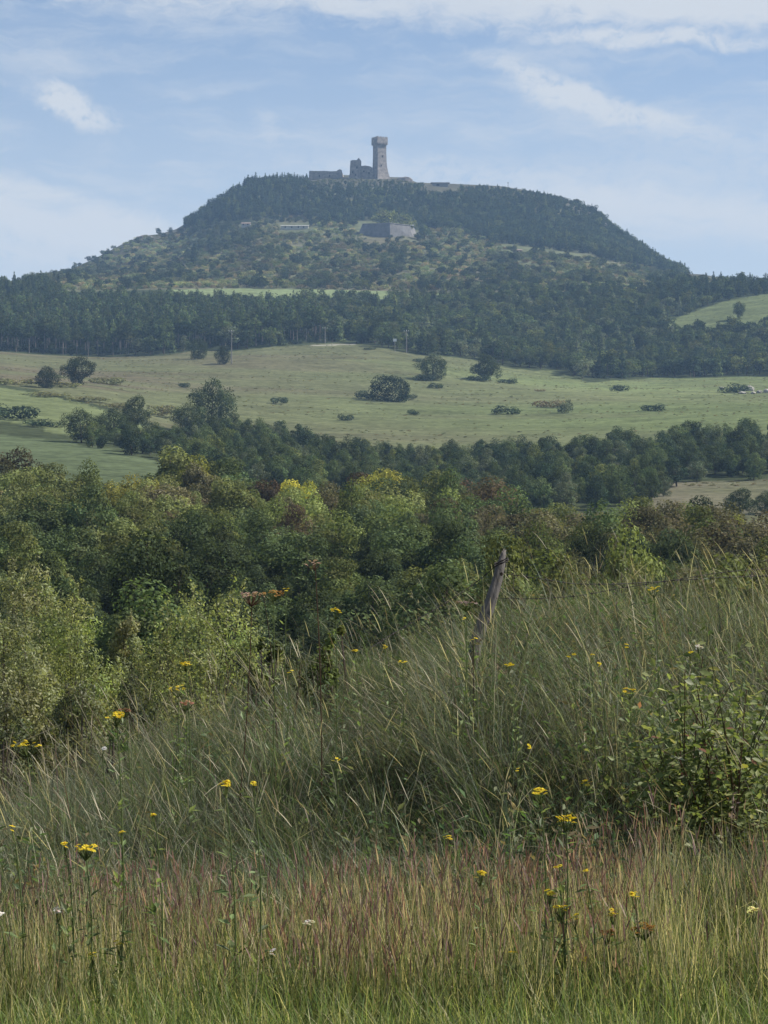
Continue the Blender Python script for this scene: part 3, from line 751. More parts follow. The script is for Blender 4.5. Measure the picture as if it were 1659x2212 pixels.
# --- hill
def hill_R(c, y): return row(X(c, y), y, ground(X(c, y), y))
WOOD_LOW = lambda c: np.interp(c, [380, 400, 500, 600, 690, 740, 1000, 1060, 1100, 1200, 1300, 1400, 1460, 1500], [480, 492, 478, 470, 476, 488, 500, 522, 538, 552, 562, 580, 598, 590])
def sky_row(c): return np.interp(c, SKY_C, SKY_R)
def clear_hill(c, y, r):
    if 640 < c < 900 and r < 398 and y > 1915: return True                     # round the castle
    if 640 < c < 1130 and y > 1944: return True
    if 912 < c < 990 and y > 1850 and r < 421: return True                                # bare summit
    if 768 < c < 902 and (478 < r < 524): return RS.rand() < .93 or r < 508                            # bastion
    if 515 < c < 547 and 478 < r < 502 or 600 < c < 670 and 482 < r < 506: return True
    if 1075 < c < 1165 and 540 < r < 548: return True                          # small green clearing
    return False
def hill_plant(c, y):
    r = float(hill_R(c, y))
    if y < 1310 and poly_in(c, y, STRIP) or clear_hill(c, y, r) or y < 1335 and c > 1400: return
    if r < WOOD_LOW(c) and 385 < c < 1500:
        if y > 1960: return
        left = c < 660
        fir = RS.rand() < (.6 if left else .25)
        h = RS.uniform(6, 10) * (1.0 if c > 900 or left else .85)
        if r < sky_row(c) + 22 and 660 < c < 1290: h *= .55
        cand('conifer_tree' if fir else 'deciduous_tree', 'fir' if fir else 'far', c, y, h * (1.15 if fir else 1), pick(dict(blue=3, dark=2.5, mid=1.0, olive=.35)), 'hilltop wood', 1.05, bright=RS.uniform(.7, 1.25))
scatter(1660, 1990, 370, 1510, 5.8, lambda c, y: True, hill_plant)
SMALL = []
def hill_shrub(c, y):
    r = float(hill_R(c, y))
    if poly_in(c, y, STRIP) or clear_hill(c, y, r) or (y < 1345 and c > 1400) or (y < 1335 and c < 110): return
    if r < WOOD_LOW(c) and 385 < c < 1500: return
    if r < sky_row(c) + 3 and RS.rand() < .75: return
    pt = vnoise(c * .8 + 333, y * 1.1, 70, 3); n = vnoise(c * .5, y, 45, 3); n2 = vnoise(c + 900, y * 1.3, 80, 2)
    if n < .36 and RS.rand() < .7: return
    big = RS.rand() < .06 + .36 * (n2 > .62)
    if big: cand('deciduous_tree', 'far', c, y, RS.uniform(4.2, 7.5), pick(dict(blue=1.4, dark=1.6, mid=2, grey=1.4, olive=.8)), 'hillside', 1.2, bright=RS.uniform(.6, 1.1))
    else: cand('shrub', 'bush', c, y, RS.uniform(1.6, 3.6), pick(dict(scrub=3, grey=2.5, mid=1.6, olive=1.5, heath=1.6 + 2.5 * (n > .58), dark=.8)), 'hillside', RS.uniform(.9, 1.6), bright=RS.uniform(.7, 1.3) * np.clip(.6 + (pt - .3) * 2.4, .6, 1.6))
scatter(1312, 1960, 60, 1480, 5.2, lambda c, y: True, hill_shrub, .12)
# shapes that stand out on the hill
H_ = 'hillside'
for c, r, y, lib, kind, t_, hand, wf, br in [
    (420, 518, 1560, 'fir', 'conifer_tree', 'blue', 'tall dark conifer alone on the left slope of the hill', 1.1, .9),
    (840, 447, at_row(845, 512, 1320, 1900) + 14, 'far', 'deciduous_tree', 'pale', 'pale olive tree growing on top of the bastion wall', 1.4, 1.0),
    (868, 455, at_row(845, 512, 1320, 1900) + 16, 'far', 'deciduous_tree', 'olive', 'smaller olive tree on the right of the bastion wall top', 1.2, 1.0),
    (917, 480, at_row(845, 512, 1320, 1900) + 2, 'far', 'deciduous_tree', 'mid', 'round tree just right of the bastion wall', 1.3, 1.0),
    (985, 488, 1700, 'far', 'deciduous_tree', 'pale', 'pale bushy tree right of the bastion wall on the slope', 1.4, 1.0),
    (1030, 520, 1640, 'far', 'deciduous_tree', 'grey', 'pale edged round tree on the slope left of the small clearing', 1.1, 1.1),
    (1065, 515, 1640, 'far', 'deciduous_tree', 'dark', 'dark round tree beside the small clearing on the slope', 1.3, .9),
    (343, 490, 1960, 'far', 'deciduous_tree', 'blue', 'round dark tree on the left skyline of the hill', 1.2, .8),
    (368, 490, 1960, 'far', 'deciduous_tree', 'blue', 'dark bush tree on the left skyline under the wooded shoulder', 1.2, .8),
]:
    tops(c, r, y, lib, kind, t_, H_, hand, wf, br)
for c, y, h in [(404, 1935, 9), (410, 1940, 10), (418, 1940, 9), (528, 1940, 10), (536, 1942, 12), (545, 1944, 11), (552, 1944, 12), (1278, 1930, 7), (1284, 1930, 9), (1291, 1928, 8), (1318, 1925, 7), (1326, 1920, 6)]: cand('conifer_tree' if c < 1000 else 'deciduous_tree', 'fir' if c < 1000 else 'far', c, y, h, 'blue', 'skyline', 1.3, None, .8, .2)
def skyl(c, hpx, lib, kind, t_='blue', y=1945, br=.8, wf=1.0):
    hpx = min(22, hpx * (.35 + 1.4 * float(vnoise(c + 70, 5, 26, 2))))
    cand(kind, lib, c, y, hpx / F * y, t_, 'skyline', wf, None, br, .3)
for c in range(400, 665, 6): skyl(c + RS.uniform(-3, 3), RS.uniform(9, 30) * RS.uniform(.6, 1), 'fir', 'conifer_tree', wf=RS.uniform(.8, 1.7))
for c in [556, 575, 590, 604, 640, 648, 655]: skyl(c, RS.uniform(26, 34), 'fir', 'conifer_tree', wf=.75)
for c in list(range(1136, 1285, 7)): skyl(c + RS.uniform(-4, 4), RS.uniform(7, 13), 'far', 'deciduous_tree', pick(dict(olive=1, blue=1, dark=2)), wf=1.3)
for c in list(range(1276, 1462, 6)): skyl(c + RS.uniform(-4, 4), RS.uniform(10, 28), pick(dict(fir=1, far=1)), 'conifer_tree', wf=RS.uniform(.9, 1.5), y=np.interp(c, [1276, 1400, 1462], [1925, 1890, 1640]))
for c in [905, 912, 1128, 1140, 158, 172, 192, 204, 222, 284, 300, 150, 306]: skyl(c, RS.uniform(7, 12), 'far', 'deciduous_tree', 'blue', wf=1.2)

# ------------------------------------------------------------------ rank by what shows, nearest in front
CREST = ([-50, 0, 60, 140, 210, 250, 290, 400, 520, 600, 700, 800, 900, 960, 1030, 1100, 1250, 1400, 1659, 1720], [1640, 1640, 1520, 1540, 1560, 1580, 1560, 1480, 1440, 1460, 1440, 1420, 1400, 1380, 1360, 1340, 1310, 1290, 1270, 1260])
def rank():
    K = 3; nx, ny = 1659 // K + 1, 2212 // K + 1
    occ = np.zeros((nx, ny), bool)
    for i in range(nx): occ[i, int(np.interp(i * K, *CREST) / K):] = True
    for b in [(45, 1200, 110), (120, 1290, 110), (205, 1390, 80), (440, 1265, 150)]:
        gx, gy = np.meshgrid(np.arange(nx) * K, np.arange(ny) * K, indexing='ij'); occ |= (np.abs(gx - b[0]) < b[2]) & (gy > b[1] + 40)
    for t in sorted(CAND, key=lambda t_: t_['y']):
        px = F / t['y']; wd = {'near': .62, 'belt': .75, 'oak': 1.0, 'far': .84, 'pine': .3, 'fir': .42, 'bush': 1.3, 'dome': 1.5, 'scrub': 1.7}[t['lib']] * t['h'] * t['wf']
        r1 = row(t['x'], t['y'], t['z']); r0 = r1 - t['h'] * px; c0 = t['c'] - wd * px / 2; c1 = t['c'] + wd * px / 2
        if t['lib'] == 'pine': r1 = r0 + (r1 - r0) * .6
        t['r'] = r0; t['rmid'] = (r0 + r1) / 2
        i0, i1, j0, j1 = [int(max(0, v / K)) for v in (c0, c1, r0, r1)]; i1 = min(i1 + 1, nx); j1 = min(j1 + 1, ny)
        t['vis'] = 0
        if i1 <= i0 or j1 <= j0: continue
        gx, gy = np.meshgrid(np.arange(i0, i1), np.arange(j0, j1), indexing='ij')
        if (i1 - i0) > 2 and (j1 - j0) > 2: m = ((gx - (i0 + i1 - 1) / 2) / ((i1 - i0) / 2)) ** 2 + ((gy - (j0 + j1 - 1) / 2) / ((j1 - j0) / 2)) ** 2 < 1
        else: m = np.ones(gx.shape, bool)
        o = occ[i0:i1, j0:j1]; t['vis'] = int((m & ~o).sum()); t['size'] = int(m.sum()); o |= m
rank()
QUOTA = dict(deciduous_tree=298, conifer_tree=190, shrub=250)
ONES, REST = [], []
for kind, n in QUOTA.items():
    L = [t for t in CAND if t['kind'] == kind]
    L.sort(key=lambda t: -(t['vis'] + (1e6 if t['hand'] else 0)))
    ok = [t for t in L if t['hand'] or t['vis'] >= max(5, .12 * t.get('size', 9))]
    ONES += ok[:n]; s = set(id(t) for t in ok[:n]); REST += [t for t in L if id(t) not in s]

# labels that single out
COLS = [(105, 'at the left edge'), (240, 'under the puffy cloud'), (390, 'under the left slope'), (530, 'under the wooded left shoulder'), (660, 'under the skyline conifers'),
        (750, 'under the ruined wall'), (800, 'under the ruined keep'), (850, 'under the tower'), (925, 'just right of the tower'), (1000, 'under the flat roofed hut'), (1130, 'under the mast'),
        (1280, 'under the summit\'s right end'), (1400, 'under the right shoulder'), (1540, 'under the right slope'), (9999, 'at the right edge')]
ORD = 'first second third fourth fifth sixth seventh eighth ninth tenth eleventh twelfth thirteenth fourteenth fifteenth sixteenth seventeenth eighteenth nineteenth twentieth'.split()
def shape_word(t):
    px = t['h'] / t['y'] * F
    z = dict(near=1, belt=1, oak=1, far=1).get(t['lib'])
    if t['lib'] in ('fir', 'pine'): return 'conifer'
    if t['kind'] == 'shrub': return 'shrub'
    return 'tree'
def bandword(t, lo, hi):
    f = (t['rmid'] - lo) / max(hi - lo, 1)
    return 'top' if f < .2 else 'upper' if f < .42 else 'middle' if f < .62 else 'lower' if f < .82 else 'bottom'
zones = {}
for t in ONES: zones.setdefault(t['zone'], []).append(t)
for z, L in zones.items():
    lo = min(t['rmid'] for t in L); hi = max(t['rmid'] for t in L)
    by = {}
    for t in L:
        if t['hand']: t['label'] = t['hand']; continue
        colw = next(s for m_, s in COLS if t['c'] < m_)
        base = (WORD[t['tint']] + ' ' + shape_word(t), colw, '%s %s' % (bandword(t, lo, hi), z))
        by.setdefault(base, []).append(t)
    for (a_, b_, c_), G in by.items():
        G.sort(key=lambda t: t['c'])
        for i, t in enumerate(G):
            if len(G) == 1: t['label'] = '%s %s, %s' % (a_, b_, c_)
            elif len(G) == 2: t['label'] = '%s %s %s, %s' % (('left', 'right')[i], a_, b_, c_)
            else: t['label'] = '%s from left, %s %s, %s' % (ORD[min(i, 19)], a_, b_, c_)
GROUPS = {'valley wood': 'trees of the valley wood', 'tree belt': 'trees of the belt below the meadow', 'meadow': 'plants standing on the meadow'}
CATS = dict(deciduous_tree='tree', conifer_tree='conifer', shrub='shrub')
def plant(t):
    crown, trunk, whole, inst = LIB[t['lib']][t['var']]
    s = t['h']; sw = s * t['wf']; col = (*[min(1, v * t['bright']) for v in TINT[t['tint']]], 1)
    px = t['h'] / t['y'] * F
    if trunk is not None and px > 26:
        o = empty(t['kind'], (t['x'], t['y'], t['z']), t['rz']); o.scale = (sw, sw, s)
        a_ = link(bpy.data.objects.new('trunk', trunk), o); b_ = link(bpy.data.objects.new('crown', crown), o); b_.color = col
    else:
        o = link(bpy.data.objects.new(t['kind'], whole)); o.location = (t['x'], t['y'], t['z']); o.rotation_euler = (0, 0, t['rz']); o.scale = (sw, sw, s); o.color = col
    tag(o, t['label'], CATS[t['kind']], GROUPS.get(t['zone'], 'plants of the ' + t['zone']) + (' (%s)' % t['kind'].replace('_', ' ') if False else ''))
for t in ONES: plant(t)

# ------------------------------------------------------------------ the uncountable rest as scattered masses
def scatter_object(name, items, label):
    """one object: points that carry copies of the tree shapes"""
    libs = sorted({(t['lib'], t['var']) for t in items})
    idx = {k: i for i, k in enumerate(libs)}
    me = bpy.data.meshes.new(name); n = len(items); me.vertices.add(n)
    me.vertices.foreach_set('co', np.array([(t['x'], t['y'], t['z']) for t in items], np.float32).ravel())
    def at(nm, typ, fld, arr):
        q = me.attributes.new(nm, typ, 'POINT'); q.data.foreach_set(fld, np.asarray(arr).ravel())
    at('pick', 'INT', 'value', np.array([idx[(t['lib'], t['var'])] for t in items], np.int32))
    at('size', 'FLOAT_VECTOR', 'vector', np.array([(t['h'] * t['wf'], t['h'] * t['wf'], t['h']) for t in items], np.float32))
    at('turn', 'FLOAT_VECTOR', 'vector', np.array([(0, 0, t['rz']) for t in items], np.float32))
    at('tint', 'FLOAT_COLOR', 'color', np.array([(*[v * t['bright'] for v in TINT[t['tint']]], 1) for t in items], np.float32))
    o = link(bpy.data.objects.new(name, me))
    g = bpy.data.node_groups.new(name, 'GeometryNodeTree')
    g.interface.new_socket('Geometry', in_out='INPUT', socket_type='NodeSocketGeometry'); g.interface.new_socket('Geometry', in_out='OUTPUT', socket_type='NodeSocketGeometry')
    gi = g.nodes.new('NodeGroupInput'); go = g.nodes.new('NodeGroupOutput')
    gti = g.nodes.new('GeometryNodeGeometryToInstance')
    for k in reversed(libs):
        src = bpy.data.objects.new('plant_shape', LIB[k[0]][k[1]][3])
        oi = g.nodes.new('GeometryNodeObjectInfo'); oi.inputs['Object'].default_value = src; oi.inputs['As Instance'].default_value = False
        g.links.new(oi.outputs['Geometry'], gti.inputs[0])
    def named(nm, typ):
        nd = g.nodes.new('GeometryNodeInputNamedAttribute'); nd.data_type = typ; nd.inputs['Name'].default_value = nm; return nd.outputs[0]
    mp = g.nodes.new('GeometryNodeMeshToPoints'); iop = g.nodes.new('GeometryNodeInstanceOnPoints')
    g.links.new(gi.outputs[0], mp.inputs['Mesh']); g.links.new(mp.outputs[0], iop.inputs['Points']); g.links.new(gti.outputs[0], iop.inputs['Instance'])
    iop.inputs['Pick Instance'].default_value = True
    g.links.new(named('pick', 'INT'), iop.inputs['Instance Index']); g.links.new(named('size', 'FLOAT_VECTOR'), iop.inputs['Scale'])
    er = g.nodes.new('FunctionNodeEulerToRotation'); g.links.new(named('turn', 'FLOAT_VECTOR'), er.inputs[0]); g.links.new(er.outputs[0], iop.inputs['Rotation'])
    g.links.new(iop.outputs[0], go.inputs[0])
    md = o.modifiers.new('scatter', 'NODES'); md.node_group = g
    tag(o, label, None, None, 'stuff'); return o
TUFT = []
def tuft(c, y):
    n = vnoise(X(c, y), y * 1.6, 30, 3)
    if RS.rand() < np.clip((n - .40) * 3.2, .02, .8):
        x = X(c, y); TUFT.append(dict(lib='bush', var=RS.randint(5), x=float(x), y=float(y), z=float(ground(x, y)) - .05, h=RS.uniform(.12, .42), wf=RS.uniform(1.4, 3.2), rz=RS.rand() * 6.28, tint=pick(dict(scrub=3, heath=2, olive=1.5, brown=1.2, grey=1)), bright=RS.uniform(.75, 1.25)))
scatter(500, 1000, -80, 1740, 4.6, lambda c, y: field_low(c) - 20 < y < field_edge(c) + 6, tuft)
scatter(330, 455, 1400, 1760, 2.6, lambda c, y: True, tuft)
scatter(1135, 1300, 1400, 1760, 6, lambda c, y: poly_in(c, y, FIELD_UR), tuft)
scatter_object('meadow_tufts', TUFT, 'rough tufts and weeds scattered over the meadow')
def rest(zs, kinds=None): return [t for t in REST if t['zone'] in zs and (kinds is None or t['kind'] in kinds)]
for nm, zs, lab in [('valley_undergrowth', ('valley wood', 'field edge'), 'mass of smaller trees filling the wood in the valley'),
                    ('belt_undergrowth', ('tree belt', 'meadow'), 'mass of smaller trees filling the belt below the meadow'),
                    ('far_woodland', ('far pine wood', 'far wood', 'right ridge', 'left skyline', 'upper right field'), 'dense far woodland under the castle hill'),
                    ('hilltop_woodland', ('hilltop wood', 'skyline'), 'dark woodland wrapped round the hilltop'),
                    ('hillside_scrub', ('hillside',), 'scrub and small trees covering the slope of the castle hill')]:
    it = rest(zs)
    if it: scatter_object(nm, it, lab)
print('candidates', len(CAND), 'objects', len(ONES), 'scattered', len(REST))
# ------------------------------------------------------------------ castle on the hill
YC = 1962.0; PX = YC / F     # metres per frame pixel at the castle
def CP(c, r, dy=0.0): return P(c, r, YC + dy)

def tower():
    ctr = CP(820, 389); o = empty('fortress_tower', ctr); tag(o, 'tall square stone tower with a wider parapet on the hilltop', 'tower')
    th = rad(30); s0 = 8.45 / 2
    ex = np.array([cos(th), sin(th)]); ey = np.array([-sin(th), cos(th)])     # left face looks to -ey, right face to +ex
    def ring(z, xm, xp, ym, yp): return [np.array([*(ex * a_ + ey * b_), z]) for a_, b_ in ((xm, ym), (xp, ym), (xp, yp), (xm, yp))]
    H = 92 * PX
    lv = [(-4, -6.0, 8.8, -6.6, 6.6), (0, -5.4, 7.9, -6.0, 6.0), (2.5, -5.1, 6.9, -5.5, 5.5), (6, -4.8, 5.9, -5.0, 5.0), (10, -4.5, 5.0, -4.6, 4.6),
          (15, -4.35, 4.5, -4.35, 4.35), (22, -4.25, 4.3, -4.25, 4.25), (H - 6.4, -4.2, 4.2, -4.2, 4.2)]
    m = MB(); V = np.array([p for l in lv for p in ring(*l)]); q = []
    for k in range(len(lv) - 1):
        for i in range(4): q.append((k*4 + i, k*4 + (i+1) % 4, k*4 + 4 + (i+1) % 4, k*4 + 4 + i))
    m.add(V, q); m.build('shaft', STONE, o)
    # corbels, parapet gallery and merlons
    off = np.array([0.0, 0.0])
    c = MB()
    for side in range(4):
        dn = (ey * -1, ex, ey, ex * -1)[side]; dt = (ex, ey, ex * -1, ey * -1)[side]
        for k in range(7):
            p = dn * 4.75 + dt * (-4.3 + k * 8.6 / 6); c.box((p[0], p[1], H - 6.1), (.35, .65, .55), rz=th + side * pi / 2 + 0)
    c.build('corbel_row', STONE, o)
    g = MB(); zb, zt = H - 5.55, H - .75; so, si = 5.15, 4.55
    R_ = [ring(zb, -so, so, -so, so), ring(zt, -so, so, -so, so), ring(zt, -si, si, -si, si), ring(zt - 1.2, -si, si, -si, si)]
    V = np.array([p for r in R_ for p in r]); q = []
    for k in range(3):
        for i in range(4): q.append((k*4 + i, k*4 + (i+1) % 4, k*4 + 4 + (i+1) % 4, k*4 + 4 + i))
    q += [(12, 13, 14, 15), (3, 2, 1, 0)]
    g.add(V, q); g.build('parapet', STONE, o)
    for side in range(4):
        dn = (ey * -1, ex, ey, ex * -1)[side]; dt = (ex, ey, ex * -1, ey * -1)[side]
        for k in range(4):
            p = dn * 4.85 + dt * (-4.2 + k * 2.6 + (0.3 if side % 2 else 0)); b = MB(); b.box((0, 0, 0), (.8, .3, .42), rz=0)
            mo = b.build('merlon', STONE, o); mo.location = (p[0], p[1], zt + .42); mo.rotation_euler = (0, 0, th + side * pi / 2)
    for (side, u, z, hw, hh) in [(0, .6, 20, .35, .9), (0, -.8, 12, .35, .8), (1, 0, 17, .3, .8), (1, .5, 25, .3, .7)]:
        dn = (ey * -1, ex)[side]; dt = (ex, ey)[side]; w_ = np.interp(z, [l[0] for l in lv], [(-l[3], l[2])[side] for l in lv])
        p = dn * (w_ + .02) + dt * u; b = MB(); b.box((0, 0, 0), (hw, .25, hh)); wo_ = b.build('window', DARK, o); wo_.location = (p[0], p[1], z); wo_.rotation_euler = (0, 0, th + side * pi / 2)
tower()

def ruin():
    o = empty('ruined_keep', CP(767, 389)); tag(o, 'ruined stone keep left of the tower with a broken top', 'ruin')
    o0 = np.array(o.location)
    def pr(name, pts, y0, depth, mat=STONE):
        m = MB(); m.prism([CP(c, r, y0) - o0 for c, r in pts], (depth * .12, depth, 0)); return m.build(name, mat, o)
    pr('corner_block', [(751, 398), (777.5, 398), (777.5, 345), (775, 341), (773.5, 342), (771, 346), (764, 345.5), (757, 347), (756, 360), (755.5, 375), (752, 386)], -6, 9)
    pr('curtain_wall', [(777.5, 398), (807, 398), (807, 372), (803, 361), (797, 358.5), (787, 357.5), (779, 359), (777.5, 366)], -2.5, 3)
    for c, r, hw, hh in [(762, 372, .5, .8), (771, 362, .5, .9), (768, 378, .5, .7)]:
        m = MB(); m.box((0, 0, 0), (hw, .5, hh)); w_ = m.build('window', DARK, o); w_.location = tuple(CP(c, r, -6.0) - o0)
    for c, r, hw, hh in [(786, 370, .6, .6), (797, 374, .5, .8)]:
        m = MB(); m.box((0, 0, 0), (hw, .5, hh)); w_ = m.build('window', DARK, o); w_.location = tuple(CP(c, r, -2.5) - o0)
ruin()

def wall_left():
    o = empty('ruined_wall', CP(703, 392)); tag(o, 'long ruined stone curtain wall at the left end of the castle', 'wall'); o0 = np.array(o.location)
    m = MB(); m.prism([CP(c, r, 0) - o0 for c, r in [(666, 402), (741, 402), (740, 388), (737, 371), (728, 369.5), (715, 370), (700, 369), (685, 369.5), (668, 369)]], (1.5, 14, 0)); m.build('curtain_wall', STONE, o)
    m = MB(); m.prism([CP(c, r, -1.2) - o0 for c, r in [(726, 392), (740.5, 392), (740, 375), (738, 367), (733, 365.5), (728, 368.5), (727, 378)]], (0, 4, 0)); m.build('broken_pier', STONE, o)
    for c, r in [(690, 380), (712, 380)]:
        m = MB(); m.box((0, 0, 0), (.5, .4, .7)); w_ = m.build('window', DARK, o); w_.location = tuple(CP(c, r, 0) - o0)
    m = MB(); m.prism([CP(c, r, 3) - o0 for c, r in [(738, 402), (760, 402), (757, 386), (750, 385), (743, 388)]], (0, 5, 0)); m.build('rubble_bank', ROCK, o)
wall_left()

def rock_mass(name, pts3, seed, mat, label, cat, group=None):
    """rough boulder or crag: squashed noisy sphere"""
    rs = np.random.RandomState(seed); (c, r) = pts3[0]; y, hw, hh, hd = pts3[1]
    b = P(c, r, y); m = MB(); nu, nv = 14, 9; V = []
    for i in range(nv):
        f = i / (nv - 1) * pi
        for j in range(nu):
            a_ = j / nu * 2 * pi; d = np.array([sin(f) * cos(a_), sin(f) * sin(a_), cos(f)])
            k = 1 + .28 * (vnoise(d[0] * 2 + seed * 7, d[1] * 2 + d[2] * 3, .9, 3) - .5) * 2
            V.append(d * k * np.array([hw, hd, hh]))
    q = [(i*nu + j, (i+1)*nu + j, (i+1)*nu + (j+1) % nu, i*nu + (j+1) % nu) for i in range(nv - 1) for j in range(nu)]
    m.add(np.array(V), q); o = m.build(name, mat); o.location = tuple(b); tag(o, label, cat, group); return o
rock_mass('rock_outcrop', [(872, 393), (1950, 7.6, 4.4, 5)], 3, ROCK, 'dark rocky mound just right of the tower foot', 'rock')
rock_mass('rock_outcrop', [(312, 520), (1950, 9, 4.5, 7)], 4, ROCK, 'dark crag on the left skyline slope of the hill', 'rock')
rock_mass('rock_outcrop', [(1140, 458), (1895, 2.6, 7.5, 3)], 5, PALE_ROCK, 'pale cliff face on the right part of the hilltop wood', 'rock')
rock_mass('rock_outcrop', [(1303, 488), (1900, 3.5, 3.5, 3)], 6, ROCK, 'grey crag on the right shoulder of the hill', 'rock')

def hut():
    hx = X(951, 1950); o = empty('flat_roofed_hut', (hx, 1950, P(951, min(404.0, min(float(row(X(951, q_), q_, ground(X(951, q_), q_))) for q_ in range(1860, 1960, 6)) - 3.0), 1950)[2])); tag(o, 'low flat roofed hut on the summit right of the tower', 'hut'); o0 = np.array(o.location)
    m = MB(); m.box((0, 3, -2.4), (6.6, 3, 4.3)); m.build('wall', GREY_PAINT, o)
    m = MB(); m.box((0, 3, 2.15), (8.2, 4, .28)); m.build('roof', ROOF, o)
    m = MB(); m.box((-2, -.02, .3), (1.2, .1, .7)); m.build('window', DARK, o)
hut()
hx = X(1097.5, 1950); o = empty('radio_mast', (hx, 1950, float(ground(hx, 1950)))); tag(o, 'thin mast standing on the bare summit right of the hut', 'mast')
m = MB(); m.tube([(0, 0, -1), (0, 0, 6.9)], [.26, .18], 6); m.build('pole', POLE_WOOD, o)
m = MB(); m.box((0, 0, 7.0), (.45, .25, .35)); m.build('aerial', GREY_PAINT, o)

def bastion():
    y = at_row(845, 512, 1320, 1900); o0 = P(845, 507, y); o = empty('bastion_wall', o0); tag(o, 'grey stone bastion wall on the slope below the tower', 'wall')
    # two battered faces meeting in a blunt corner, earth-backed
    top = [P(783, 484, y + 14) - o0, P(842, 482, y) - o0, P(884, 487, y + 10) - o0, P(894, 492, y + 30) - o0]
    bot = [P(771, 513, y + 12) - o0, P(843, 514, y - 2.4) - o0, P(892, 514, y + 8) - o0, P(902, 512, y + 30) - o0]
    for i, nm in enumerate(['left_face', 'right_face', 'flank']):
        m = MB(); f = [bot[i], bot[i+1], top[i+1], top[i]]; m.prism(f, (0.3, 3.0, 0)); m.build(nm, STONE_GREY, o)
    m = MB()
    V = [p + np.array([0, .6, -.25]) for p in top] + [top[0] + np.array([0, 22, 1.0]), top[3] + np.array([0, 14, 1.0])]
    m.add(np.array(V), [(0, 1, 2, 3), (0, 3, 5, 4)]); m.build('earth_top', plain('earth', (.09, .085, .045), .95, .2, .3), o)
    for i in range(3):
        m = MB(); a_, b_ = top[i], top[i+1]; m.tube([a_ + [0, -.15, 0], b_ + [0, -.15, 0]], [.35, .35], 4); m.build('coping', STONE_GREY, o)
bastion()

def house(name, label, c, r, y, w_, d_, h_, roof, rz, wallm, roofm, wins):
    y = at_row(c, r + 2, 1320, 1900); o = empty(name, P(c, r, y), rz); tag(o, label, 'house')
    m = MB(); m.box((0, d_ / 2, h_ / 2 - .6), (w_ / 2, d_ / 2, h_ / 2 + .6)); m.build('wall', wallm, o)
    m = MB(); e = .4
    A = [(-w_/2 - e, -e, h_), (w_/2 + e, -e, h_), (w_/2 + e, d_/2, h_ + roof), (-w_/2 - e, d_/2, h_ + roof), (w_/2 + e, d_ + e, h_), (-w_/2 - e, d_ + e, h_)]
    B_ = [(x, yy, z - .3) for x, yy, z in A]
    m.add(np.array(A + B_), [(0, 1, 2, 3), (3, 2, 4, 5), (7, 6, 9, 8), (8, 9, 11, 10), (0, 6, 7, 1), (4, 10, 11, 5)], [(0, 3, 9), (0, 9, 6), (3, 5, 11), (3, 11, 9), (1, 7, 8), (1, 8, 2), (2, 8, 10), (2, 10, 4)])
    m.build('roof', roofm, o)
    for u, z, hw, hh in wins:
        f = MB(); f.box((u, 0, z), (hw + .12, .10, hh + .12)); fo = f.build('window', WHITE_WALL, o)
        g = MB(); g.box((u, -.08, z), (hw, .06, hh)); g.build('pane', DARK, fo)
house('farm_house', 'small white house among shrubs left of the long low building', 531, 489, 1712, 6.6, 5, 2.3, 1.0, 0, WHITE_WALL, ROOF, [(-2, 1.5, .45, .5), (1.5, 1.5, .45, .5)])
house('long_building', 'long low pale building among shrubs left of the bastion wall', 636, 494, 1715, 21, 6, 2.2, .8, -.05, plain('pale_plaster', (.42, .40, .34), .85, .4, .2), plain('pale_roof', (.36, .35, .30), .9, .5, .2), [(-7, 1.2, .5, .5), (-2, 1.2, .5, .5), (3, 1.2, .5, .5), (7, 1.2, .5, .5)])
house('white_shed', 'tiny white shed at the right end of the bastion wall', 890, 493, 1735, 4.2, 3.5, 2.2, .6, .15, WHITE_WALL, WHITE_WALL, [(0, 1.2, .4, .4)])
house('stone_hut', 'small pale hut by the green clearing on the right slope', 1118, 546, 1640, 6, 4, 1.8, .8, 0, plain('dull_plaster', (.33, .31, .27), .9, .5, .2), ROOF, [(0, 1, .4, .4)])

# utility poles along the meadow
def pole(c, base, top, lo, hi, label, cross=True, glint=False):
    ys = np.arange(lo, hi, 2.0); rr_ = row(X(c, ys), ys, ground(X(c, ys), ys)); y = float(ys[np.argmin(np.abs(rr_ - base))])
    b = np.array([X(c, y), y, float(ground(X(c, y), y))]); h = (row(*b) - top) / F * y
    o = empty('utility_pole', b); tag(o, label, 'utility pole', 'utility poles on the meadow edge')
    m = MB(); m.tube([(0, 0, -.3), (0.05, 0, h)], [.24, .16], 8); m.build('pole', GREY_PAINT, o)
    if cross:
        m = MB(); m.box((0, -.22, h - .7), (1.1, .08, .09)); m.build('cross_arm', GREY_PAINT, o)
        for u in (-.95, 0, .95):
            m = MB(); m.tube([(u, -.22, h - .6), (u, -.22, h - .25)], [.09, .06], 6); m.build('insulator', INSULATOR, o)
pole(500, 787, 712, 840, 985, 'tall pale utility pole on the left meadow behind the stubby dark tree')
pole(702, 742, 706, 960, 1010, 'short utility pole beside the pale track in front of the far wood')
pole(878, 762, 712, 930, 1000, 'utility pole at the wood edge, right of the small white sign post')
def sign():
    y = at_row(853, 760, 900, 1000); o = empty('marker_post', (X(853, y), y, float(ground(X(853, y), y)))); tag(o, 'small white marker post at the wood edge left of a utility pole', 'marker post')
    m = MB(); m.tube([(0, 0, -.2), (0, 0, 5.2)], [.12, .1], 6); m.build('post', GREY_PAINT, o)
    m = MB(); m.box((0, -.15, 5.0), (.75, .05, .6)); m.build('plate', INSULATOR, o)
sign()
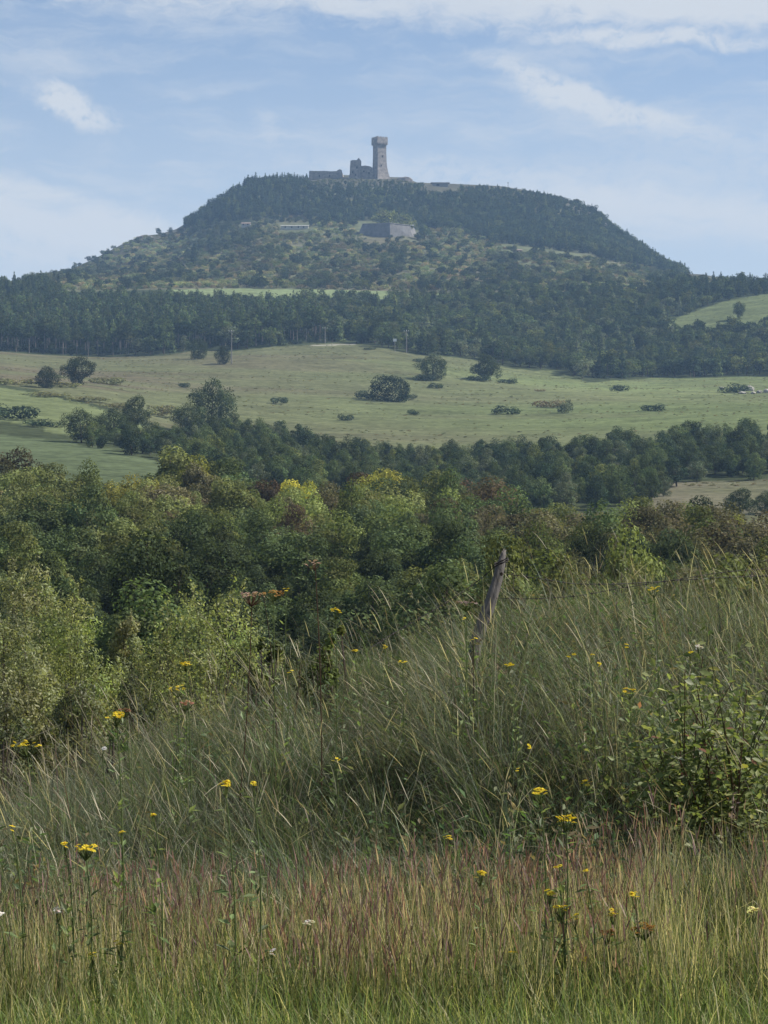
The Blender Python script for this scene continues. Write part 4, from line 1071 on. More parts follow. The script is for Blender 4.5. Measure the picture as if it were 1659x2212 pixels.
for i, (c, r, hw, hh, lab) in enumerate([(1618, 842, 3.2, 2.2, 'tallest pale rock right of the dark bush on the right meadow'), (1603, 849, 2.6, .8, 'flat white rock at the foot of the dark bush by the right edge'),
    (1558, 838, 1.6, .6, 'small white rock left of the dark bush by the right edge'), (1640, 847, 1.8, .9, 'low pale rock between the tallest rock and the right edge'), (1656, 846, 2.0, 1.3, 'pale rock cut by the right edge of the meadow'), (1627, 849, 1.6, .8, 'small pale rock in front of the tallest pale rock')]):
    y = at_row(c, r + 2); k = y / F; rock_mass('boulder', [(c, r), (y, hw * .62, hh * .7, 1.0)], 20 + i, PALE_ROCK, lab, 'rock', 'pale rocks on the meadow')
# ------------------------------------------------------------------ grass
def blades(x, y, h, lean_dir, lean, droop, width, col, rs, seg=4, z=None, tipcol=None, lens=False):
    """ribbon blades in numpy: verts, quads, tris, colours"""
    if z is None:
        c_ = x / y * F + CX; inb = (np.abs(c_ - 1545) < 165) & (y > 8.55) & (y < 9.9); h = np.where(inb, h * .7, h)
    n = len(x); z = ground(x, y) - .01 if z is None else z
    b = np.stack([x, y, z], 1); ld = np.stack([np.cos(lean_dir), np.sin(lean_dir), 0 * x], 1)
    sa = lean_dir + pi / 2 + rs.normal(0, .7, n); side = np.stack([np.cos(sa), np.sin(sa), 0 * x], 1)
    ts = np.linspace(0, 1, seg + 1); V, Cc = [], []
    ang0 = lean; 
    p = b.copy(); prev = 0
    for k, t in enumerate(ts):
        if k:
            ang = ang0 + droop * (t - .5 / seg) ** 1.6
            p = p + (h / seg)[:, None] * (np.cos(ang)[:, None] * np.array([0, 0, 1.0]) + np.sin(ang)[:, None] * ld)
        wd = width * ((1 - t) ** .6 * (1 if t > 0 else .8)) if not lens else width * (.15 + .85 * np.sin(pi * min(t + .12, 1)) ** .8)
        cc = col if tipcol is None else col * (1 - t) + tipcol * t
        if k < seg:
            V += [p + side * (wd / 2)[:, None], p - side * (wd / 2)[:, None]]; Cc += [cc, cc]
        else: V.append(p.copy()); Cc.append(cc)
    nv = 2 * seg + 1
    V = np.stack(V, 1); Cc = np.stack(Cc, 1); base = np.arange(n)[:, None] * nv
    q = np.concatenate([base + np.array([2*k, 2*k+1, 2*k+3, 2*k+2]) for k in range(seg - 1)], 0)
    t_ = base + np.array([2*seg-2, 2*seg-1, 2*seg])
    return V.reshape(-1, 3), q, t_, Cc.reshape(-1, 3), p

def choose(rs, n, pal, wts):
    w_ = np.asarray(wts, float)
    if w_.ndim == 1: idx = rs.choice(len(pal), n, p=w_ / w_.sum())
    else: cw = np.cumsum(w_ / w_.sum(1, keepdims=True), 1); idx = (rs.rand(n)[:, None] > cw).sum(1)
    return np.asarray(pal, float)[np.minimum(idx, len(pal) - 1)] * rs.uniform(.55, 1.5, (n, 1))

GREEN, GREYG, OLIVE_, STRAW, DEAD, RED, FRESH, DULL = (.072, .110, .048), (.165, .185, .130), (.125, .138, .075), (.38, .34, .24), (.130, .105, .080), (.15, .085, .075), (.075, .130, .045), (.070, .080, .054)
def fan_x(rs, y, extra): return rs.uniform(-1, 1, len(y)) * (CX / F * y + extra)

def build_grass(name, label, sets, mat=GRASS):
    m = MB()
    for V, q, t, c, _ in sets: m.add(V, q, t, 0, c)
    o = m.build(name, mat); tag(o, label, None, None, 'stuff'); return o

def hollow(x, y):
    """tussocks: density and height vary in clumps"""
    return vnoise(x + 40, y, .55, 3)

NT_ = 490
# long grass of the bank: tussocks whose blades arch outwards, and thinner grass between them
rs = np.random.RandomState(21)
PAL8 = [GREEN, GREYG, OLIVE_, STRAW, DEAD, RED, FRESH, DULL]
ty = 8.2 + 7.7 * rs.rand(NT_) ** .9; tx = fan_x(rs, ty, 1.6); tsz = rs.uniform(.45, 1.4, NT_) * np.interp(ty, [8.3, 9.5, 16], [.7, 1, 1])
tdir = pi + rs.normal(0, 1.15, NT_); tk_ = rs.choice(5, NT_, p=[.28, .34, .17, .10, .11]); tk_ = np.where(np.exp(-((tx - .45) / .8) ** 2 - ((ty - 9.7) / .8) ** 2) > .35, 0, tk_)
KW = np.array([[2.2, .6, .5, .10, .4, 0, .8, 1.2], [.5, 2.4, .6, .35, .6, .02, .05, 1.0], [.6, .9, 1.8, .45, .3, .02, .3, .6], [.3, .9, .7, 1.1, .7, .08, .1, .5], [.4, .4, .3, .4, 1.6, .1, 0, 1.6]])
for j_, (c_, y_) in enumerate([(1005, 13.35), (1025, 13.3), (1045, 13.35), (1065, 13.4), (1035, 13.1), (1085, 13.3), (1000, 13.1)]): tx[j_], ty[j_], tsz[j_], tk_[j_] = X(c_, y_), y_, 1.45, j_ % 5
ti = np.repeat(np.arange(NT_), (330 * tsz).astype(int)); n = len(ti)
ra = rs.rand(n) * 6.283; rr_ = np.sqrt(rs.rand(n)) * .19 * tsz[ti]
x = tx[ti] + np.cos(ra) * rr_; y = np.clip(ty[ti] + np.sin(ra) * rr_, 8, 17)
ox, oy = 1.3 * np.cos(ra) * rr_ / .17 + .55 * np.cos(tdir[ti]) + rs.normal(0, .6, n), 1.3 * np.sin(ra) * rr_ / .17 + .4 * np.sin(tdir[ti]) + rs.normal(0, .6, n)
h = rs.uniform(.20, .60, n) * tsz[ti] * (.85 + .5 * rs.rand(n)); lean = np.clip(.10 + .45 * rr_ / .17 + rs.normal(0, .2, n), 0, 1.3); droop = np.abs(rs.normal(1.6, .85, n))
tus = blades(x, y, h, np.arctan2(oy, ox), lean, droop, rs.choice([.0026, .0038, .0055, .0085], n, p=[.35, .35, .22, .08]), choose(rs, n, PAL8, KW[tk_[ti]]), rs, 4)
n = 75000
y = 8.0 + 8.2 * rs.rand(n) ** .9; x = fan_x(rs, y, 1.6); cn = hollow(x, y); keep = rs.rand(n) < np.clip(.35 + (cn - .4) * 3, .1, 1); x, y, cn = x[keep], y[keep], cn[keep]; n = len(x)
bank = blades(x, y, rs.uniform(.2, .5, n) * (.7 + .6 * cn), np.where(rs.rand(n) < .6, pi, 0) + rs.normal(0, .9, n), np.abs(rs.normal(.3, .3, n)), np.abs(rs.normal(.9, .7, n)), rs.uniform(.003, .0055, n), choose(rs, n, PAL8, [1.4, 1.5, .9, .3, .8, .05, .5, 1.4]), rs, 3)
# thatch: short dead and green litter under it
n = 40000; y = 7.6 + 8.6 * rs.rand(n); x = fan_x(rs, y, 1.6)
th = blades(x, y, rs.uniform(.08, .24, n), rs.rand(n) * 6.283, rs.uniform(.4, 1.2, n), rs.uniform(0, 1, n), rs.uniform(.003, .006, n), choose(rs, n, [DEAD, DULL, GREEN, STRAW], [1, 1.4, 1, .35]), rs, 3)
build_grass('bank_grass', 'long arching grey green grass covering the roadside bank', [tus, bank, th])

n = 5200; y = 8.0 + 8 * rs.rand(n); x = fan_x(rs, y, .9); g_ = vnoise(x + 60, y, .9, 3); kk = rs.rand(n) < np.clip((g_ - .42) * 5, .02, 1); x, y = x[kk], y[kk]; n = len(x)
wp = np.repeat(np.stack([x, y, ground(x, y)], 1), 9, 0); hh_ = np.repeat(rs.uniform(.15, .55, n), 9) * np.tile(np.linspace(.25, 1, 9), n); n *= 9
wa = rs.rand(n) * 6.283; al = np.stack([np.cos(wa), np.sin(wa), rs.uniform(-.2, .6, n)], 1); wl = rs.uniform(.02, .055, n); nr = np.stack([-.4 * np.cos(wa), -.4 * np.sin(wa), np.ones(n)], 1) + .35 * rs.normal(size=(n, 3)); nr /= np.linalg.norm(nr, axis=1, keepdims=True); al /= np.linalg.norm(al, axis=1, keepdims=True)
Vw, qw = leaf_quads(wp + np.stack([0 * wa, 0 * wa, hh_], 1) + al * (wl * .5)[:, None] + rs.normal(0, .01, (n, 3)), nr, wl, wl * .38, rs, al, .05)
wm = MB(); wm.add(Vw, qw, None, 0, np.repeat(choose(rs, n, [GREEN, OLIVE_, FRESH, (.16, .13, .07)], [1.4, 1.2, .8, .5]), 4, 0))
b0 = wp[::9]; stx = blades(b0[:, 0], b0[:, 1], hh_[8::9] * 1.08, rs.rand(len(b0)) * 6.28, 0 * b0[:, 0] + .02, 0 * b0[:, 0] + .05, np.full(len(b0), .004), choose(rs, len(b0), [OLIVE_, DEAD], [1, 1]), rs, 3)
wm.add(stx[0], stx[1], stx[2], 0, stx[3]); o_ = wm.build('bank_weeds', LEAF); tag(o_, 'small leafy weeds growing among the grass of the bank', None, None, 'stuff')
# flowering stems standing over the bank
n = 1900; y = 8.4 + 7.4 * rs.rand(n); x = fan_x(rs, y, .8)
h = rs.uniform(.45, .78, n); ld = np.where(rs.rand(n) < .72, pi, 0) + rs.normal(0, .7, n); ln = np.abs(rs.normal(.26, .22, n)); dr = np.abs(rs.normal(.35, .35, n))
c_ = choose(rs, n, [STRAW, GREYG, DEAD, OLIVE_], [1.5, 1.6, .5, .8])
st = blades(x, y, h, ld, ln, dr, np.full(n, .0026), c_, rs, 5)
tip = st[4]; a_ = ln + dr * .9
sp = blades(tip[:, 0], tip[:, 1], rs.uniform(.08, .17, n), ld, a_, rs.uniform(.0, .45, n), rs.uniform(.0028, .0052, n), choose(rs, n, [STRAW, (.42, .36, .24), (.20, .15, .10)], [1.4, 1, .7]), rs, 3, z=tip[:, 2], lens=True)
build_grass('seeding_grass', 'thin straw coloured grass stems with seed heads leaning over the bank', [st, sp])

# reddish dry stand along the foot of the bank
n = 17500; y = 7.25 + 1.35 * rs.rand(n) ** 1.2; x = fan_x(rs, y, 1.7)
cl_ = vnoise(x * 1.0 + 11, y * .6, .32, 3); keep = rs.rand(n) < np.clip(.25 + (cl_ - .3) * 2.6, .12, 1); x, y, cl_ = x[keep], y[keep], cl_[keep]; n = len(x)
col_ = x / y * F + CX
h = rs.uniform(.20, .46, n) * (.65 + .55 * cl_) * np.interp(y, [7.25, 7.6, 8.1, 9], [.75, 1, .95, .75])
h = np.where((np.abs(col_ - 1445) < 45) | (np.abs(col_ - 1565) < 28), h * 1.3, h)
ld = rs.rand(n) * 6.283; ln = np.abs(rs.normal(.12, .10, n)); dr = np.abs(rs.normal(.18, .15, n))
c_ = choose(rs, n, [(.52, .45, .29), (.40, .35, .21), (.22, .23, .11), (.32, .24, .18), (.13, .18, .07)], [1.5, 1.5, 1.5, .5, 1.0])
st = blades(x, y, h, ld, ln, dr, rs.uniform(.0022, .0040, n), c_, rs, 4)
k = np.where(rs.rand(n) < np.clip((vnoise(x + 31, y * .5, .7, 2) - .30) * 2.0, .06, .7))[0]; tip = st[4][k]; reps = []
for j in range(2):
    reps.append(blades(tip[:, 0], tip[:, 1], rs.uniform(.04, .09, len(k)), ld[k] + rs.normal(0, 1.2, len(k)), ln[k] + rs.uniform(.0, .3, len(k)), rs.uniform(0, .4, len(k)), rs.uniform(.0025, .0055, len(k)),
                choose(rs, len(k), [(.18, .095, .098), (.25, .15, .14), (.36, .27, .20)], [1.5, 1.3, .9]), rs, 3, z=tip[:, 2] - rs.uniform(0, .06, len(k)), lens=True))
build_grass('red_grass', 'dry reddish grass with purple brown seed heads along the foot of the bank', [st] + reps)

# soft green blades among and in front of it
n = 53000; y = 6.3 + 2.7 * rs.rand(n) ** 1.2; x = fan_x(rs, y, 1.7)
h = rs.uniform(.08, .26, n) * np.interp(y, [6.4, 7.1, 7.8], [.55, .85, 1.2]); g_ = vnoise(x + 3, y, .8, 2)
cc = choose(rs, n, [(.15, .21, .065), (.22, .25, .09), (.24, .24, .11), (.48, .43, .25), (.11, .165, .06)], np.stack([1.2 + 0 * x, 1.5 + 0 * x, .8 + 0 * x, .5 + .9 * (g_ < .5), 1 + 0 * x], 1))
lw = blades(x, y, h, rs.rand(n) * 6.283, np.abs(rs.normal(.3, .25, n)), np.abs(rs.normal(.5, .4, n)), rs.uniform(.0025, .0048, n), cc, rs, 3)
build_grass('verge_grass', 'short bright green grass of the road verge at the bottom', [lw])

# weeds and dead stems on the far side of the bank, down to the bushes
n = 26000; y = 15.5 + 16 * rs.rand(n) ** 1.3; x = fan_x(rs, y, 1.0); g_ = vnoise(x, y, 1.5, 3)
keep = rs.rand(n) < np.clip(.3 + (g_ - .3) * 2, .1, 1); x, y = x[keep], y[keep]; n = len(x)
wd = blades(x, y, rs.uniform(.25, .85, n) * np.interp(x / y * F + CX, [0, 400, 900], [1, 1, .8]), rs.rand(n) * 6.283, np.abs(rs.normal(.25, .25, n)), np.abs(rs.normal(.6, .5, n)), rs.uniform(.004, .011, n),
            choose(rs, n, [DEAD, DULL, OLIVE_, STRAW, GREYG, (.10, .06, .045)], [1.2, 1.5, .9, .35, .6, .9]), rs, 4)
build_grass('rough_weeds', 'tangle of brownish weeds behind the bank below the willows', [wd])

# ------------------------------------------------------------------ willow bushes and saplings behind the bank
def willow(seed, c, top, y, wpx, col, label, leaves=11000, leaf=.075, stems=46, name='willow_bush', cat='bush', narrow=.42, dome=1.0, dens=2.05):
    rs = np.random.RandomState(seed); x = X(c, y); z0 = float(ground(x, y)); H = (CAMZ + (CY - top) / F * y - z0) * 1.0; Wd = wpx / F * y / 2
    o = empty(name, (x, y, z0)); tag(o, label, cat, 'bushes behind the bank')
    sm = MB(); cen, rr = [], []
    for k in range(stems):
        a = rs.rand() * 6.283; q_ = np.sqrt(rs.rand()); zt = H * np.sqrt(max(0, 1 - (q_ * .93) ** 2)) * rs.uniform(.88, 1.0)
        if k % 3 == 0: zt *= rs.uniform(.45, .8)
        b = rs.uniform(.20, .34) * Wd; e = np.array([cos(a) * q_ * Wd * .86, sin(a) * q_ * Wd * .86, max(zt - b, b)])
        cen.append(e); rr.append((b, b, b * rs.uniform(.8, 1.15)))
        s = np.array([cos(a) * .15 * rs.rand(), sin(a) * .15 * rs.rand(), -.05]); mid = s * .5 + e * .5 + np.array([-e[0] * .16, -e[1] * .16, H * .06])
        t = np.linspace(0, 1, 8)[:, None]; path = (1 - t) ** 2 * s + 2 * t * (1 - t) * mid + t * t * e
        sm.tube(path, np.linspace(.016, .004, 8), 4, caps=False)
        for m_ in range(2):                                              # leafy side shoots along the stem
            q = path[rs.randint(2, 6)]; g = q + rs.normal(0, .16 * Wd, 3) * [1, 1, .6]; bb = rs.uniform(.08, .15) * Wd; g[2] = max(g[2], bb); cen.append(g); rr.append((bb, bb, bb * 1.3)); sm.tube([q, g], [.005, .002], 3, caps=False)
        for m_ in range(2):                                              # long shoots over the top
            tip = e + np.array([rs.normal(0, .08 * Wd), rs.normal(0, .08 * Wd), b * rs.uniform(1.1, 1.9)]); sm.tube([e, tip], [.004, .0015], 3, caps=False)
            for f in (.45, .75, 1.0): cen.append(e + (tip - e) * f); w2 = .055 * Wd * (1.25 - .5 * f); rr.append((w2, w2, w2 * 1.7))
    n_ = int(leaves * dens * .8)
    V, q, c_ = crown_leaves(rs, cen, rr, n_, leaf * .78, narrow, .55, .25, .75, .22, .22, .42)
    keep = V.reshape(-1, 4, 3)[:, :, 2].min(1) > .01; V = V.reshape(-1, 4, 3)[keep].reshape(-1, 3); c_ = c_.reshape(-1, 4, 3)[keep].reshape(-1, 3)
    sm.build('stems', BARK, o)
    f = MB(); f.add(V, np.arange(len(V)).reshape(-1, 4), None, 0, c_ * np.asarray(col)); f.build('foliage', LEAF, o)
WIL, PALEW, DKW = (.250, .275, .108), (.260, .275, .135), (.145, .155, .078)
for a in [
    (1, 60, 1192, 44, 225, PALEW, 'tall pale willow at the left edge, its round top highest of the bushes', 12000, .085, 50),
    (2, 150, 1276, 36, 285, WIL, 'broad olive willow bush left of the dark gap in the valley wood', 14000, .075, 54),
    (3, 20, 1300, 33, 250, PALEW, 'pale willow bush filling the left edge under the tallest willow', 12000, .07, 46),
    (4, 440, 1256, 33, 390, WIL, 'large dome shaped olive willow in the middle left behind the yellow flowers', 17000, .07, 64),
    (5, 268, 1300, 38, 110, PALEW, 'small grey green willow between the broad willow and the dome shaped one', 6000, .07, 30),
    (6, 560, 1330, 28, 150, WIL, 'right hand shoulder bush of the dome shaped olive willow', 7000, .06, 32),
    (7, 20, 1480, 22, 170, DKW, 'low dark bramble mound at the left edge below the willows', 6000, .05, 34),
    (8, 170, 1460, 24, 190, DKW, 'low dark bramble mound below the broad olive willow', 7000, .05, 36),
    (9, 300, 1440, 26, 150, (.085, .095, .045), 'twiggy low bush under the dark gap between the two big willows', 4000, .05, 34),
    (10, 640, 1400, 24, 170, (.09, .105, .045), 'low mixed bush right of the dome shaped willow behind the dry flower heads', 6000, .05, 36),
    (11, 790, 1390, 23, 150, (.08, .10, .04), 'low green bush behind the bank left of the leaning post', 5000, .05, 32),
    (12, 90, 1560, 18, 150, (.095, .10, .035), 'small yellowish weed bush at the left edge behind the yellow flower group', 4500, .045, 30),
    (13, 880, 1360, 26, 120, DKW, 'dark low bush at the left of the leaning fence post', 4500, .055, 30),
]: willow(*a)
# pale leafed sapling tops that rise over the bank on the right
for a in [(20, 1105, 1165, 40, 70, (.20, .215, .075), 'yellow-green sapling top directly behind the leaning post', 3500, .085, 18, 'sapling', 'sapling', .6, .5),
          (21, 1345, 1138, 42, 80, (.19, .205, .08), 'slender pale sapling standing above the barbed wire right of the post', 3500, .09, 18, 'sapling', 'sapling', .55, .6),
          (22, 1230, 1200, 40, 190, (.15, .155, .065), 'broad olive sapling thicket between the post and the slender pale sapling', 8000, .08, 34, 'sapling', 'sapling', .55, .9),
          (23, 1500, 1205, 40, 230, (.125, .118, .065), 'brownish thicket above the barbed wire near the right edge', 8000, .08, 38, 'sapling', 'sapling', .5, .9),
          (24, 1640, 1185, 42, 140, (.145, .15, .065), 'olive thicket at the right edge above the wire', 6000, .08, 26, 'sapling', 'sapling', .5, .8)]: willow(*a)

# ------------------------------------------------------------------ leaning fence post and barbed wire
def fence():
    yp = 13.6; top = P(1090, 1192, yp + .12); base = P(1022, 1420, yp - .1); o = empty('wire_fence', (base[0], base[1], float(ground(base[0], base[1])))); o0 = np.array(o.location)
    tag(o, 'leaning weathered wooden fence post with rusty barbed wire on the grassy bank', 'fence')
    rs = np.random.RandomState(4); n, k = 34, 22; ax = top - base; L = np.linalg.norm(ax); ax /= L
    s = np.cross(ax, [0, 1, 0]); s /= np.linalg.norm(s); u = np.cross(s, ax); m = MB(); V = []
    for i in range(n):
        t = -.25 + 1.25 * i / (n - 1)
        for j in range(k):
            a = j / k * 6.283; r = np.interp(t, [-.25, .1, .6, .85, 1], [.039, .037, .032, .027, .016])
            g = vnoise(j * 1.7, t * 2.2, 1.0, 2) - .5                           # long cracks following the grain
            r *= 1 + .55 * g + .14 * (vnoise(j * 3.1, t * 14, 1, 2) - .5)
            if t > .9: r *= 1 - .5 * (vnoise(j * 2.3, 5, 1, 1)) * (t - .9) / .1
            wob_ = .006 * sin(t * 7)
            zt = t * L + (0.05 * (vnoise(j * 1.9, 9, 1, 1) - .5) if i == n - 1 else 0)
            V.append(base - o0 + ax * zt + s * (r * cos(a) + wob_) + u * (r * sin(a)))
    q = [(i*k + j, i*k + (j+1) % k, (i+1)*k + (j+1) % k, (i+1)*k + j) for i in range(n - 1) for j in range(k)]
    V.append(top - o0 - ax * .012); t_ = [((n-1)*k + j, (n-1)*k + (j+1) % k, n * k) for j in range(k)]
    cc = np.array([(.10, .09, .082)]) * (.65 + .7 * np.array([vnoise(j % k * 1.7, (j // k) * .12, 1.0, 2) for j in range(len(V))]))[:, None]
    m.add(np.array(V), q, t_, 0, cc); m.build('post', plain('weathered_wood', (1, 1, 1), .9, 40, .25, .4, (1, 1, .15), True), o, True)
    m = MB(); kn = P(1083, 1240, yp) - o0; d_ = unit(60, rs); m.add(np.concatenate([kn + d_ * .012]), None, [(a_, b_, c_) for a_, b_, c_ in rs.randint(0, 60, (90, 3)) if len({a_, b_, c_}) == 3]); m.build('knot', BARK, o)
    def strand(pts, r=.0024, barbs=True):
        pts = np.array(pts) - o0; d = np.concatenate([[0], np.cumsum(np.linalg.norm(np.diff(pts, axis=0), axis=1))]); ss = np.linspace(0, d[-1], max(8, int(d[-1] / .03)))
        pp = np.stack([np.interp(ss, d, pts[:, i]) for i in range(3)], 1)
        for _ in range(6): pp[1:-1] = (pp[:-2] + pp[2:] + 2 * pp[1:-1]) / 4
        ph = ss / .022; w_ = MB()
        for s_ in (0, pi): w_.tube(pp + np.stack([0 * ph, .0016 * np.sin(ph + s_), .0016 * np.cos(ph + s_)], 1), r * .62, 4)
        if barbs:
            for i in range(4, len(pp) - 2, 4):
                for a in (0.5, 2.2): e = np.array([.3 * cos(a * 3), sin(a), cos(a)]) * .013; w_.tube([pp[i] - e, pp[i] + e], .0012, 3)
                w_.tube([pp[i] - (pp[i+1] - pp[i]) * .2, pp[i] + (pp[i+1] - pp[i]) * .2], .0042, 5)
        w_.build('wire', WIRE, o)
    strand([P(1080, 1214, yp - .06), P(1066, 1224, yp - .03), P(1054, 1240, yp), P(1030, 1257, yp), P(993, 1283, yp - .1), P(930, 1322, yp - .3), P(860, 1362, yp - .5), P(800, 1400, yp - .8)])
    strand([P(1094, 1240, yp), P(1118, 1243, yp), P(1174, 1251, yp), P(1240, 1262, yp + .1), P(1330, 1262, yp + .2), P(1430, 1256, yp + .4), P(1560, 1247, yp + .6), P(1700, 1243, yp + .8)])
    strand([P(1070, 1292, yp), P(1150, 1294, yp), P(1250, 1288, yp + .1), P(1330, 1272, yp + .2), P(1450, 1254, yp + .3), P(1560, 1236, yp + .5), P(1700, 1225, yp + .7)], .002)
    # turns of wire round the head of the post
    m = MB()
    for r0, tl in ((1212, .2), (1217, .05)):
        c0 = P(1083, r0, yp) - o0; a = np.linspace(0, 6.283, 20)
        m.tube(c0[None] + np.stack([.040 * np.cos(a), .042 * np.sin(a), .016 * np.cos(a) + .004 * np.sin(3 * a)], 1), .0034, 5)
    m.build('wire_wrap', WIRE, o)
fence()

# ------------------------------------------------------------------ flowers
def solve_y(c, r, h, lo=7.4, hi=15.6):
    """distance at which a plant of height h standing on the ground shows its top at (c, r)"""
    ys = np.linspace(lo, hi, 400); top = CAMZ + (CY - r) / F * ys; g = ground(X(c, ys), ys)
    return float(ys[np.argmin(np.abs(top - g - h))])
YEL, ORA, WHI, CREAM = (.74, .60, .06), (.36, .22, .07), (.78, .76, .70), (.50, .36, .27)
def disc_head(m, c, r, col, rs, petals=11):
    """small daisy disc facing up: ring of ray petals round a domed eye"""
    tilt = rs.normal(0, .35, 2); nz = np.array([tilt[0], tilt[1], 1.0]); nz /= np.linalg.norm(nz); u = np.cross(nz, [.2, 1, .1]); u /= np.linalg.norm(u); v = np.cross(nz, u)
    V, T = [], []
    for k in range(petals):
        a = k / petals * 6.283 + rs.uniform(-.1, .1); d = cos(a) * u + sin(a) * v; e = -sin(a) * u + cos(a) * v; b = len(V)
        V += [c + d * r * .25, c + d * r * .7 + e * r * .2 + nz * r * .05, c + d * r - nz * r * .12, c + d * r * .7 - e * r * .2 + nz * r * .05]; T += [(b, b+1, b+2), (b, b+2, b+3)]
    m.add(np.array(V), None, T, 0, np.asarray(col) * rs.uniform(.8, 1.2))
    b = [c + (cos(a) * u + sin(a) * v) * r * .42 + nz * r * .02 for a in np.arange(6) / 6 * 6.283] + [c + nz * r * .3]
    m.add(np.array(b), None, [(k, (k+1) % 6, 6) for k in range(6)], 0, np.asarray(col) * np.array((.75, .55, .6)))
def ragwort(i, c, r, wpx, nh, label, h=.6, col=YEL, dr=.0105, kind='ragwort_flower', leafy=1.0, cat='wild flower', lo=7.4):
    rs = np.random.RandomState(900 + i); y = solve_y(c, r, h * 1.2 + .10, lo); p = P(c, r, y); g = float(ground(p[0], p[1])); H = p[2] - g
    bx = -rs.uniform(-.02, .14) * H; o = empty(kind, (p[0] - bx * 0 + .12 * H * rs.normal() * .3, p[1], g)); tag(o, label, cat, 'wild flowers on the bank'); o0 = np.array(o.location)
    Wd = wpx / F * y / 2; head = p - o0; fork = head * max(.72, 1 - max(.05, 1.1 * Wd) / H)
    s = MB(); t = np.linspace(0, 1, 6)[:, None]; s.tube(t * fork + np.array([[.015, 0, 0]]) * np.sin(t * 3), np.linspace(.0034, .0022, 6), 5, 0, (.16, .20, .08) if col is not CREAM else (.12, .07, .045))
    f = MB()
    for k in range(nh):
        a = rs.rand() * 6.283; rr = np.sqrt(rs.rand()) * Wd if nh > 1 else 0
        q = head + np.array([cos(a) * rr, sin(a) * rr, -.25 * rr ** 2 / max(Wd, 1e-3) + rs.uniform(-.012, .006)])
        s.tube([fork + (q - fork) * .0, fork + (q - fork) * np.array([.75, .75, .55]), q - [0, 0, .004]], [.0022, .0016, .0013], 3, 0, (.12, .15, .05) if col is not CREAM else (.13, .08, .05), False)
        disc_head(f, q, dr * rs.uniform(.8, 1.2), col, rs)
    s.build('stem', LEAF, o); f.build('flower_head', PETAL, o)
    if leafy:
        n_ = int((30 if h > .46 else 14) * leafy); tt = rs.uniform(.15, 1, n_)[:, None]; pos = fork * tt; a = rs.rand(n_) * 6.283; al = np.stack([np.cos(a), np.sin(a), np.full(n_, .35)], 1); ln = rs.uniform(.03, .07, n_) * (1.2 - .5 * tt[:, 0])
        nr = np.stack([-np.cos(a) * .4, -np.sin(a) * .4, np.ones(n_)], 1) + .3 * rs.normal(size=(n_, 3)); nr /= np.linalg.norm(nr, axis=1, keepdims=True); al /= np.linalg.norm(al, axis=1, keepdims=True)
        V, q = leaf_quads(pos + al * ln[:, None] * .5, nr, ln, ln * .34, rs, al, .06); lf = MB(); lf.add(V, q, None, 0, np.repeat(choose(rs, n_, [(.14, .19, .075), (.17, .21, .09)], [1, 1]), 4, 0)); lf.build('leaves', LEAF, o)
